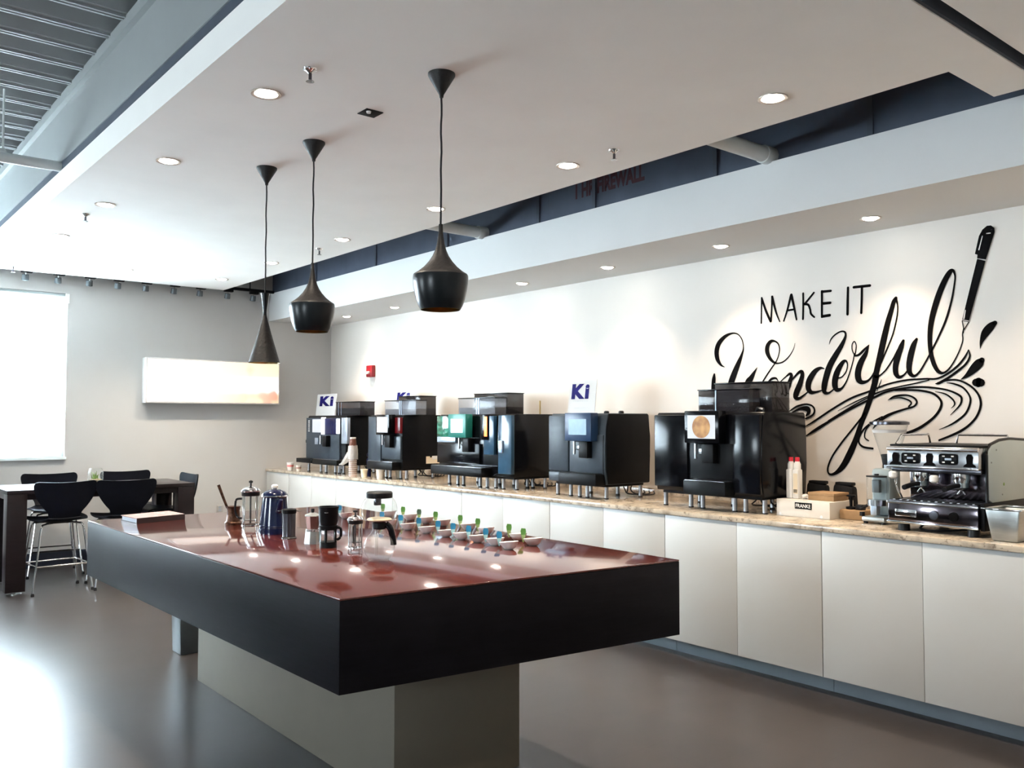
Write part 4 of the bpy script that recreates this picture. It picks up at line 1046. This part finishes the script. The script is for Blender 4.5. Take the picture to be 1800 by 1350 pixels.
# tamper and knock block
x, y = 4.72, 2.66
t = thing('tamping_stand', 'black tamper on a small wooden stand beside the grinder', 'tamper', (x, y, ZT))
obj('stand', box(B(), 4.66, 2.58, ZT, 4.80, 2.72, ZT + .055), 'cardboard', t, .006)
obj('tamper_base', lathe(B(), x, y + .02, [(.029, ZT + .055), (.029, ZT + .068), (.010, ZT + .072), (0, ZT + .072)], 20), 'black_satin', t)
obj('tamper_handle', lathe(B(), x, y + .02, [(.008, ZT + .070), (.010, ZT + .11), (.009, ZT + .125), (.025, ZT + .128), (.025, ZT + .136), (0, ZT + .137)], 18), 'black_satin', t)
obj('rest', box(B(), 4.69, 2.60, ZT + .055, 4.74, 2.64, ZT + .085), 'black_plastic', t, .004)
# grinder
x, y = 4.66, 2.45
t = thing('coffee_grinder', 'coffee grinder with clear cone hopper beside the espresso machine', 'grinder', (x, y, ZT))
obj('base', box(B(), 4.56, 2.40, ZT + .012, 4.76, 2.53, ZT + .04), 'steel_brushed', t, .008)
for a, b in ((4.58, 2.415), (4.58, 2.515), (4.74, 2.415), (4.74, 2.515)):
    obj('foot', lathe(B(), a, b, [(.012, ZT), (.012, ZT + .013), (0, ZT + .013)], 10), 'rubber', t)
obj('body', box(B(), 4.64, 2.405, ZT + .04, 4.77, 2.515, ZT + .30), 'panel_white', t, .02)
obj('doser', lathe_open(B(), 4.60, 2.46, [(.050, ZT + .13), (.052, ZT + .135), (.052, ZT + .255)], 26), 'glass', t)
obj('doser_floor', lathe(B(), 4.60, 2.46, [(.052, ZT + .10), (.052, ZT + .132), (0, ZT + .133)], 24), 'steel', t)
obj('doser_lid', lathe(B(), 4.60, 2.46, [(.054, ZT + .255), (.054, ZT + .262), (.012, ZT + .264), (.012, ZT + .272), (0, ZT + .272)], 24), 'black_plastic', t)
obj('doser_vane', box(B(), 4.585, 2.44, ZT + .17, 4.615, 2.48, ZT + .24), 'bin_grey', t, .003)
obj('portafilter_fork', box(B(), 4.555, 2.44, ZT + .05, 4.60, 2.475, ZT + .11), 'panel_silver', t, .004)
obj('lever', tube(B(), [(4.575, 2.50, ZT + .10), (4.555, 2.535, ZT + .075)], .008, 8), 'black_plastic', t)
obj('switch', lathe(B(), 4.57, 2.53, [(.014, ZT + .04), (.014, ZT + .062), (0, ZT + .063)], 14), 'black_plastic', t)
hx, hy = 4.70, 2.435
hp = obj('hopper', lathe_open(B(), hx, hy, [(.040, ZT + .345), (.062, ZT + .42), (.098, ZT + .545)], 32), 'glass', t)
obj('hopper_collar', lathe(B(), hx, hy, [(.034, ZT + .285), (.036, ZT + .31), (.046, ZT + .375), (.040, ZT + .378), (0, ZT + .35)], 26), 'black_matte', t)
obj('neck', lathe(B(), hx, hy, [(.040, ZT + .295), (.040, ZT + .32), (0, ZT + .32)], 24), 'chrome', t)
obj('hopper_lid', lathe(B(), hx, hy, [(.100, ZT + .540), (.104, ZT + .543), (.104, ZT + .556), (.08, ZT + .562), (0, ZT + .564)], 32), 'steel_dark', hp)
obj('hopper_badge', lathe_open(B(), hx, hy, [(.0855, ZT + .496), (.0905, ZT + .512)], 32), 'print_grey', hp)

# espresso machine
EX, EY0, EY1 = 4.41, 1.835, 2.30
t = thing('espresso_machine', 'two-group chrome espresso machine at the near end of the worktop', 'espresso machine', (4.7, 2.06, ZT))
for a in (4.44, 4.90):
    for b in (EY0 + .05, EY1 - .07):
        obj('foot', lathe(B(), a, b, [(.030, ZT), (.028, ZT + .035), (.020, ZT + .042), (0, ZT + .042)], 16), 'black_plastic', t)
lp = obj('lower_panel', box(B(), EX, EY0 + .015, ZT + .040, EX + .50, EY1, ZT + .145), 'chrome_dark', t, .006)
obj('lower_trim', box(B(), EX - .006, EY0 + .015, ZT + .138, EX + .06, EY1 + .004, ZT + .150), 'chrome', lp, .003)
obj('lower_trim', box(B(), EX - .006, EY0 + .015, ZT + .038, EX + .05, EY1 + .004, ZT + .050), 'chrome', lp, .003)
for yy, m in ((2.06, 'steel_dark'), (1.965, 'ink')):
    bm = lathe(B(), 0, 0, [(.024, 0), (.022, .010), (0, .011)], 22)
    bmesh.ops.rotate(bm, verts=bm.verts, cent=(0, 0, 0), matrix=Matrix.Rotation(-PI / 2, 3, 'Y'))
    bmesh.ops.translate(bm, verts=bm.verts, vec=(EX, yy, ZT + .092))
    obj('gauge', bm, m, lp)
obj('maker_plate', box(B(), EX - .003, 2.15, ZT + .075, EX, 2.26, ZT + .110), 'chrome', lp, .002)
obj('drip_grid', box(B(), EX + .004, EY0 + .02, ZT + .148, EX + .22, EY1 - .005, ZT + .156), 'steel_dark', t, .003)
for k in range(12):
    obj('grid_bar', box(B(), EX + .012, EY0 + .035 + k * .036, ZT + .156, EX + .21, EY0 + .047 + k * .036, ZT + .160), 'steel', t)
obj('back_plate', box(B(), EX + .22, EY0 + .01, ZT + .145, EX + .50, EY1 - .01, ZT + .33), 'chrome_dark', t, .006)
obj('under_hood', box(B(), EX + .03, EY0 + .01, ZT + .300, EX + .23, EY1 - .01, ZT + .326), 'steel_dark', t, .004)
up = obj('upper_panel', prism(B(), [(EX, ZT + .325), (EX + .006, ZT + .410), (EX + .028, ZT + .430), (EX + .50, ZT + .430), (EX + .50, ZT + .325)], 'y', EY0 + .01, EY1), 'steel', t, .003)
obj('upper_trim', box(B(), EX - .005, EY0 + .01, ZT + .322, EX + .02, EY1 + .003, ZT + .332), 'chrome', up, .003)
obj('upper_trim', tube(B(), [(EX + .010, EY0 + .012, ZT + .420), (EX + .010, EY1, ZT + .420)], .012, 10), 'chrome', up)
for yy in (2.175, 1.985):
    kp = obj('keypad', box(B(), EX - .006, yy - .045, ZT + .345, EX + .004, yy + .045, ZT + .400), 'black_satin', up, .012)
    for dy in (-.022, .022):
        for dz in (.358, .388):
            obj('key_light', box(B(), EX - .0075, yy + dy - .006, ZT + dz - .003, EX - .005, yy + dy + .006, ZT + dz + .003), 'white_card', kp, smooth=False)
    obj('dose_key', box(B(), EX - .0075, yy - .016, ZT + .368, EX - .005, yy + .016, ZT + .378), 'panel_silver', kp, .001)
for yy in (2.255, 2.08, 1.885):
    bm = B()
    prism(bm, [(yy - .030, ZT + .337), (yy + .030, ZT + .337), (yy + .026, ZT + .346), (yy + .013, ZT + .355), (yy + .016, ZT + .385), (yy + .008, ZT + .400), (yy - .008, ZT + .400), (yy - .016, ZT + .385), (yy - .013, ZT + .355), (yy - .026, ZT + .346)], 'x', EX - .004, EX + .002)
    obj('dark_silhouette', bm, 'ink', up, smooth=False)  # flat dark silhouette shape on the upper panel, wide at the foot
for yy in (2.165, 1.965):
    g = obj('group_head', lathe(B(), EX + .09, yy, [(.040, ZT + .302), (.042, ZT + .275), (.036, ZT + .255), (0, ZT + .253)], 22), 'chrome', t)
    obj('portafilter', lathe(B(), EX + .09, yy, [(.036, ZT + .255), (.036, ZT + .232), (.028, ZT + .222), (0, ZT + .220)], 22), 'steel', g)
    obj('portafilter_handle', tube(B(), [(EX + .055, yy, ZT + .242), (EX + .00, yy + .012, ZT + .236), (EX - .055, yy + .02, ZT + .226)], .013, 10), 'black_plastic', g)
    obj('double_spout', tube(B(), [(EX + .09, yy + .018, ZT + .196), (EX + .09, yy, ZT + .222), (EX + .09, yy - .018, ZT + .196)], .007, 8), 'chrome', g)
for yy, zz in ((2.275, .285), (2.065, .272)):
    k = obj('steam_knob', lathe(B(), EX + .015, yy, [(.012, ZT + zz - .020), (.022, ZT + zz - .012), (.022, ZT + zz + .010), (.014, ZT + zz + .018), (0, ZT + zz + .019)], 18), 'white_plastic', t)
obj('steam_wand', tube(B(), spline([(EX + .05, 2.275, ZT + .29), (EX + .03, 2.27, ZT + .24), (EX + .02, 2.25, ZT + .20), (EX + .015, 2.23, ZT + .165)], 4), .006, 8), 'chrome', t)
sp = obj('side_panel', prism(B(), [(EX + .06, ZT + .18), (EX + .06, ZT + .40), (EX + .10, ZT + .442), (EX + .20, ZT + .462), (EX + .32, ZT + .468), (EX + .52, ZT + .460), (EX + .56, ZT + .42), (EX + .56, ZT + .165), (EX + .10, ZT + .165)], 'y', EY0 - .012, EY0 + .004), 'panel_white', t, .004)
obj('side_rim', tube(B(), [(EX + .055, EY0 - .004, ZT + .17), (EX + .053, EY0 - .004, ZT + .40), (EX + .096, EY0 - .004, ZT + .447), (EX + .20, EY0 - .004, ZT + .468), (EX + .32, EY0 - .004, ZT + .474), (EX + .52, EY0 - .004, ZT + .466)], .007, 8), 'black_plastic', sp)
obj('side_badge', lathe(B(), 0, 0, [(.008, 0), (.008, .001), (0, .001)], 12), 'plant', sp)
bpy.data.objects['side_badge'].matrix_local = Matrix.Translation(Vector((4.64, EY0 - .0125, ZT + .25)) - Vector((4.7, 2.06, ZT))) @ Matrix.Rotation(PI / 2, 4, 'X') @ Matrix.Translation((4.7, 2.06, ZT))
for a, b in ((4.50, .36), (4.56, .42), (4.62, .20)):
    s_ = obj('screw', tube(B(), [(a, EY0 - .0145, ZT + b), (a, EY0 - .011, ZT + b)], .004, 8), 'steel', sp)
obj('side_skirt', box(B(), EX + .02, EY0 - .006, ZT + .03, EX + .54, EY0 + .016, ZT + .165), 'black_satin', t, .004)
obj('top_deck', box(B(), EX + .03, EY0 + .01, ZT + .430, EX + .50, EY1, ZT + .442), 'black_satin', t, .004)
for ya, yb in ((EY0 + .02, 2.13), (2.15, EY1 - .01)):
    pts = [(EX + .06, yb, ZT + .44), (EX + .10, yb, ZT + .475), (EX + .13, yb, ZT + .480), (EX + .13, ya, ZT + .480), (EX + .10, ya, ZT + .475), (EX + .06, ya, ZT + .44)]
    obj('cup_rail', tube(B(), [(EX + .46, yb, ZT + .44), (EX + .44, yb, ZT + .488), (EX + .14, yb, ZT + .488), (EX + .08, yb, ZT + .442)] if yb > 2.2 else [(EX + .42, yb, ZT + .44), (EX + .42, yb - .01, ZT + .488), (EX + .42, ya + .02, ZT + .488), (EX + .42, ya, ZT + .44)], .006, 8), 'chrome', t)
obj('power_cable', tube(B(), spline([(EX + .30, 2.20, ZT + .05), (EX + .10, 2.18, ZT + .012), (EX + .06, 2.10, ZT + .008), (EX + .20, 2.00, ZT + .01), (EX + .5, 2.05, ZT + .01)], 4), .006, 6), 'cable', t)
# steel pan
px0, px1, py0, py1 = 4.345, 4.565, 1.640, 1.795
t = thing('steel_pan', 'deep stainless steel pan in front of the espresso machine', 'pan', (4.45, 1.72, ZT))
bm = B()
def inset(d): return [(px0 + d, py0 + d), (px1 - d, py0 + d), (px1 - d, py1 - d), (px0 + d, py1 - d)]
def ring(pp, z): return [bm.verts.new((*p, z)) for p in pp]
R0, R1, R2, R3 = ring(inset(.020), ZT + .0005), ring(inset(0), ZT + .150), ring(inset(.004), ZT + .150), ring(inset(.024), ZT + .006)
bm.faces.new(R0[::-1]); bm.faces.new(R3)
for A_, B_ in ((R0, R1), (R1, R2), (R2, R3)):
    for i in range(4): bm.faces.new((A_[i], A_[(i + 1) % 4], B_[(i + 1) % 4], B_[i]))
obj('pan_body', bm, 'steel_brushed', t, .010)
bm = B()
for q in ((px0 - .012, py0 - .012, px1 + .012, py0 + .003), (px0 - .012, py1 - .003, px1 + .012, py1 + .012), (px0 - .012, py0 + .003, px0 + .003, py1 - .003), (px1 - .003, py0 + .003, px1 + .012, py1 - .003)):
    box(bm, q[0], q[1], ZT + .149, q[2], q[3], ZT + .155)
obj('pan_rim', bm, 'chrome', t, .002)

# ------------------------------------------------------------------ the mural painted on the right wall
mu = thing('wall_mural', 'black hand lettered mural MAKE IT Wonderful with a pen and swirls', 'mural', (XW, 2.6, 1.6))
def ca(x, y): return 1240 + x / 6, 480 + y / 6
def cb(x, y): return 1440 + x / 5.294, 440 + y / 5.294
def cc(x, y): return 1360 + x / 4.5, 640 + y / 4.5
def cd(x, y): return 1220 + x / 3.103, 370 + y / 3.103
SC = {ca: 6, cb: 5.294, cc: 4.5, cd: 3.103}
XM = XW - .0012
STAG = [0]
def stroke(name, pts, fr, m='ink', parent=mu, x=XM, n=7):
    k = SC[fr]; P3 = []
    for (a, b, w_) in pts:
        u, v = fr(a, b); p = on_x(u, v, XW)
        P3.append((p.y, p.z, max(w_, 2.5) / k * p.length / F_PX * 1.06))
    S = spline(P3, n)
    STAG[0] += 1; x = x - .00003 * STAG[0]
    bm = B(); L, R_ = [], []
    for i, (y_, z_, w_) in enumerate(S):
        a = S[max(i - 1, 0)]; b = S[min(i + 1, len(S) - 1)]
        dy, dz = b[0] - a[0], b[1] - a[1]; l = math.hypot(dy, dz) or 1
        L.append(bm.verts.new((x, y_ - dz / l * w_ / 2, z_ + dy / l * w_ / 2))); R_.append(bm.verts.new((x, y_ + dz / l * w_ / 2, z_ - dy / l * w_ / 2)))
    for i in range(len(S) - 1):
        bm.faces.new((L[i], L[i + 1], R_[i + 1], R_[i]))
    for i in (0, len(S) - 1):                               # round ends
        y_, z_, w_ = S[i]
        c = bm.verts.new((x, y_, z_)); rr = [bm.verts.new((x, y_ + w_ / 2 * math.cos(2 * PI * q / 10), z_ + w_ / 2 * math.sin(2 * PI * q / 10))) for q in range(10)]
        for q in range(10): bm.faces.new((c, rr[q], rr[(q + 1) % 10]))
    return bm
def letter(name, strokes, fr, m='ink'):
    bm = B()
    for s in strokes:
        b2 = stroke(name, s, fr); me = bpy.data.meshes.new('tmp'); b2.to_mesh(me); b2.free(); bm.from_mesh(me); bpy.data.meshes.remove(me)
    off = OFF[mu.name]; bmesh.ops.translate(bm, verts=bm.verts, vec=-off)
    for f in bm.faces:
        f.normal_update()
        if f.normal.x > 0: f.normal_flip()
    me = bpy.data.meshes.new(name); bm.to_mesh(me); bm.free(); me.materials.append(MATS[m])
    o = bpy.data.objects.new(name, me); COL.objects.link(o); o.parent = mu
    return o
letter('letter', [[(590, 528, 16), (592, 400, 16), (595, 262, 18)], [(595, 265, 20), (640, 400, 24), (688, 508, 24)], [(692, 506, 20), (700, 380, 18), (705, 250, 22)], [(705, 250, 24), (745, 410, 20), (785, 512, 12)]], ca)
letter('letter', [[(828, 505, 16), (865, 390, 20), (905, 230, 24)], [(908, 230, 26), (940, 380, 22), (962, 490, 18)], [(868, 395, 18), (935, 383, 18)]], ca)
letter('letter', [[(1030, 485, 20), (1033, 350, 20), (1032, 215, 20)], [(1145, 207, 18), (1095, 270, 20), (1045, 330, 20)], [(1045, 328, 20), (1085, 335, 22), (1105, 380, 20), (1115, 430, 20), (1150, 465, 16)]], ca)
letter('letter', [[(1230, 462, 22), (1230, 330, 22), (1230, 192, 22)], [(1230, 197, 24), (1323, 188, 22)], [(1232, 322, 26), (1318, 314, 24)], [(1232, 458, 26), (1312, 445, 26)]], ca)
letter('letter', [[(1500, 435, 24), (1502, 300, 24), (1505, 154, 22)]], ca)
letter('letter', [[(1566, 150, 24), (1736, 132, 24)], [(1645, 420, 22), (1650, 280, 22), (1652, 140, 22)]], ca)
letter('letter', [[(205, 992, 4), (165, 968, 22), (128, 905, 44), (120, 820, 52), (148, 735, 48), (215, 665, 32), (290, 635, 16), (350, 650, 12), (390, 710, 12), (402, 790, 14), (385, 860, 26), (350, 950, 48), (310, 1050, 62), (275, 1150, 68), (255, 1250, 60)],
                  [(95, 1068, 20), (90, 1120, 44), (84, 1200, 46), (82, 1270, 44)],
                  [(546, 998, 4), (515, 1050, 28), (482, 1110, 54), (455, 1150, 70), (430, 1220, 60)],
                  [(590, 1175, 16), (640, 1090, 14), (700, 1000, 12), (745, 935, 12), (772, 870, 10), (783, 800, 12), (768, 745, 14), (730, 718, 18), (690, 722, 32), (658, 765, 42), (652, 825, 44), (678, 892, 34), (718, 937, 24), (765, 952, 14), (830, 930, 12), (890, 870, 10), (930, 800, 6), (945, 740, 3)]], ca)
letter('letter', [[(662, 1152, 16), (700, 1117, 24), (745, 1110, 18), (768, 1140, 6)], [(715, 1165, 26), (755, 1185, 40), (750, 1230, 20), (738, 1290, 8)], [(755, 1200, 14), (800, 1140, 12), (865, 1078, 12)]], ca)
letter('letter', [[(850, 1092, 12), (885, 1065, 22), (908, 1070, 28), (900, 1120, 40), (875, 1190, 52), (838, 1270, 60), (806, 1340, 56)], [(872, 1190, 10), (925, 1115, 16), (985, 1050, 26), (1018, 1042, 34), (1022, 1085, 42), (998, 1170, 54), (962, 1260, 58), (955, 1308, 50), (985, 1322, 28), (1040, 1288, 16), (1092, 1245, 12)]], ca)
letter('letter', [[(1252, 1008, 10), (1212, 1002, 26), (1155, 1040, 48), (1098, 1130, 58), (1086, 1208, 54), (1112, 1254, 40), (1162, 1256, 22), (1225, 1238, 12)],
                  [(1308, 752, 4), (1325, 700, 12), (1370, 650, 14), (1430, 617, 14), (1473, 624, 18), (1478, 672, 24), (1438, 762, 42), (1372, 872, 54), (1312, 982, 60), (1272, 1110, 60), (1254, 1205, 56), (1260, 1256, 38), (1300, 1265, 20), (1352, 1228, 12)]], ca)
letter('letter', [[(1392, 1110, 14), (1440, 1095, 12), (1485, 1040, 12), (1500, 970, 12), (1484, 927, 18), (1450, 942, 36), (1402, 1020, 54), (1372, 1110, 60), (1368, 1188, 56), (1392, 1230, 42), (1440, 1215, 22), (1490, 1140, 14), (1530, 1030, 12), (1560, 920, 10), (1572, 850, 10)]], ca)
letter('letter', [[(1572, 860, 10), (1550, 810, 10), (1550, 750, 10), (1573, 722, 10), (1592, 762, 10), (1586, 830, 12), (1575, 872, 14)], [(1575, 872, 16), (1620, 862, 22), (1680, 805, 22), (1726, 758, 6)],
                  [(1728, 756, 4), (1693, 850, 38), (1642, 940, 56), (1612, 1040, 60), (1617, 1118, 56), (1652, 1152, 38), (1712, 1138, 22), (1760, 1085, 16), (1802, 1000, 12)]], ca)
letter('letter', [[(715, 445, 26), (695, 480, 34), (672, 560, 38), (640, 670, 44), (602, 830, 50), (562, 1010, 50), (530, 1150, 46), (505, 1280, 44), (480, 1350, 44)],
                  [(715, 448, 20), (732, 520, 12), (725, 620, 12), (690, 770, 12), (640, 900, 12), (590, 1015, 14), (570, 1065, 12)]], cb)
letter('letter', [[(815, 90, 40), (790, 190, 42), (760, 290, 38), (728, 380, 36), (690, 480, 34), (650, 600, 40), (600, 715, 46), (545, 812, 40), (485, 865, 22), (440, 868, 13), (430, 820, 13), (465, 730, 13), (540, 620, 13), (620, 520, 13), (690, 432, 13), (722, 388, 13)]], cc)
letter('letter', [[(560, 1170, 12), (620, 1115, 13), (690, 1010, 13), (735, 930, 20)], [(785, 840, 20), (765, 895, 40), (732, 990, 48), (712, 1080, 46), (717, 1148, 40), (747, 1180, 26), (792, 1158, 15), (830, 1110, 13)],
                  [(908, 826, 20), (880, 880, 40), (852, 980, 48), (837, 1080, 44), (847, 1143, 36), (887, 1170, 22), (935, 1130, 15), (985, 1050, 13), (1040, 950, 13)]], cb)
letter('letter', [[(1040, 950, 13), (1110, 810, 15), (1180, 650, 17), (1230, 480, 15), (1258, 330, 13), (1266, 240, 13), (1246, 190, 22), (1212, 210, 38), (1152, 320, 44), (1092, 480, 46), (1047, 650, 42), (1031, 800, 36), (1040, 950, 34), (1070, 1060, 34), (1112, 1128, 28), (1160, 1140, 17), (1220, 1090, 12), (1290, 970, 9), (1335, 850, 8), (1335, 780, 8), (1346, 725, 8)]], cb)
for pts in ([(1500, 915, 2), (1512, 850, 26), (1548, 770, 58), (1595, 712, 58), (1636, 676, 34)], [(1320, 1202, 4), (1380, 1162, 34), (1440, 1102, 62), (1490, 1050, 66), (1515, 1022, 40)]):
    letter('ink_drop', [pts], cb)
letter('ink_dot', [[(1462, 1230, 60), (1483, 1230, 72), (1504, 1232, 62)]], cb)
swirls = [
 [(255, 492, 6), (340, 440, 14), (480, 347, 14), (620, 267, 14), (760, 215, 13), (900, 160, 12), (1050, 127, 12), (1200, 117, 12), (1290, 115, 12), (1370, 80, 13), (1450, 20, 14), (1495, -30, 13), (1525, -75, 11), (1542, -114, 5)],
 [(1544, -112, 5), (1552, -60, 12), (1520, 0, 14), (1450, 60, 16), (1380, 110, 16), (1310, 150, 18), (1280, 155, 4)],
 [(1300, 150, 13), (1380, 127, 12), (1470, 130, 12), (1560, 175, 13), (1620, 240, 14), (1640, 320, 15), (1610, 410, 15), (1550, 480, 15), (1480, 530, 17), (1400, 567, 15), (1310, 602, 12)],
 [(260, 566, 8), (350, 510, 22), (480, 430, 15), (640, 340, 15), (800, 262, 15), (900, 217, 15), (1040, 190, 14), (1150, 182, 14), (1260, 187, 13), (1380, 207, 12), (1470, 247, 14), (1488, 282, 14), (1470, 330, 11), (1400, 402, 4)],
 [(960, 207, 12), (1080, 205, 12), (1180, 212, 14), (1270, 237, 15), (1325, 292, 15), (1320, 350, 17), (1270, 420, 17), (1180, 490, 19), (1100, 530, 19), (1040, 545, 12)],
 [(1370, 148, 4), (1430, 157, 11), (1500, 187, 12), (1550, 250, 12), (1555, 310, 13), (1520, 390, 13), (1450, 450, 13), (1380, 490, 9), (1310, 518, 3)],
 [(1280, 218, 4), (1360, 237, 10), (1420, 282, 11), (1432, 320, 9), (1405, 350, 3)],
 [(430, 447, 3), (560, 370, 9), (700, 290, 9), (850, 217, 9), (980, 182, 9), (1100, 157, 9), (1230, 127, 7)],
 [(510, 370, 3), (640, 302, 8), (780, 240, 8), (880, 205, 4)],
 [(905, 285, 3), (960, 256, 15), (1050, 246, 12), (1110, 266, 12), (1134, 300, 13), (1110, 335, 13), (1040, 356, 13), (950, 386, 17), (880, 420, 22), (820, 470, 18), (790, 508, 8)],
 [(920, 280, 3), (1000, 266, 9), (1070, 286, 11), (1090, 310, 11), (1070, 335, 11)],
 [(860, 415, 8), (780, 460, 11), (720, 510, 13), (682, 570, 13), (676, 620, 13), (710, 655, 15), (785, 668, 14)],
 [(840, 430, 8), (762, 482, 9), (727, 530, 9), (722, 580, 9), (752, 606, 9)],
 [(115, 382, 6), (180, 337, 13), (250, 318, 12), (305, 330, 12), (325, 365, 13), (310, 402, 13), (255, 432, 11)],
 [(150, 380, 8), (215, 352, 20), (268, 355, 38), (278, 382, 28), (258, 408, 10)],
 [(818, 214, 4), (840, 160, 6), (853, 122, 4)],
 [(40, 298, 4), (22, 335, 7), (24, 380, 6)],
]
for s in swirls: letter('swirl', [s], cc)
def wall_poly(name, pts, fr, m, x):
    bm = B(); vs = []
    for a, b in pts:
        p = on_x(*fr(a, b), XW); vs.append(bm.verts.new(Vector((x, p.y, p.z)) - OFF[mu.name]))
    f = bm.faces.new(vs); f.normal_update()
    if f.normal.x > 0: f.normal_flip()
    me = bpy.data.meshes.new(name); bm.to_mesh(me); bm.free(); me.materials.append(MATS[m])
    o = bpy.data.objects.new(name, me); COL.objects.link(o); o.parent = mu
    return o
wall_poly('pen_barrel', [(1463, 602), (1500, 609), (1592, 275), (1546, 264)], cd, 'ink', XM - .0040)
wall_poly('pen_cap', [(1546, 262), (1594, 268), (1642, 118), (1640, 95), (1622, 82), (1600, 84), (1575, 105), (1556, 140), (1534, 238), (1548, 242)], cd, 'ink', XM - .0045)
letter('pen_nib', [[(1464, 604, 4), (1472, 648, 4)], [(1499, 610, 4), (1474, 650, 4)], [(1472, 645, 3), (1470, 668, 4)]], cd)
def highlight(pts):
    o = letter('pen_highlight', [pts], cd, 'ink_white'); o.location.x -= .0025
for h in ([(1552, 262, 3), (1590, 268, 3)], [(1554, 252, 3), (1592, 258, 3)], [(1566, 240, 5), (1580, 190, 5), (1592, 130, 3)], [(1600, 200, 3), (1622, 130, 4)], [(1598, 126, 4), (1618, 124, 4)], [(1556, 215, 4), (1575, 140, 3)], [(1474, 590, 6), (1482, 545, 4)], [(1467, 597, 3), (1500, 603, 3)]):
    highlight(h)
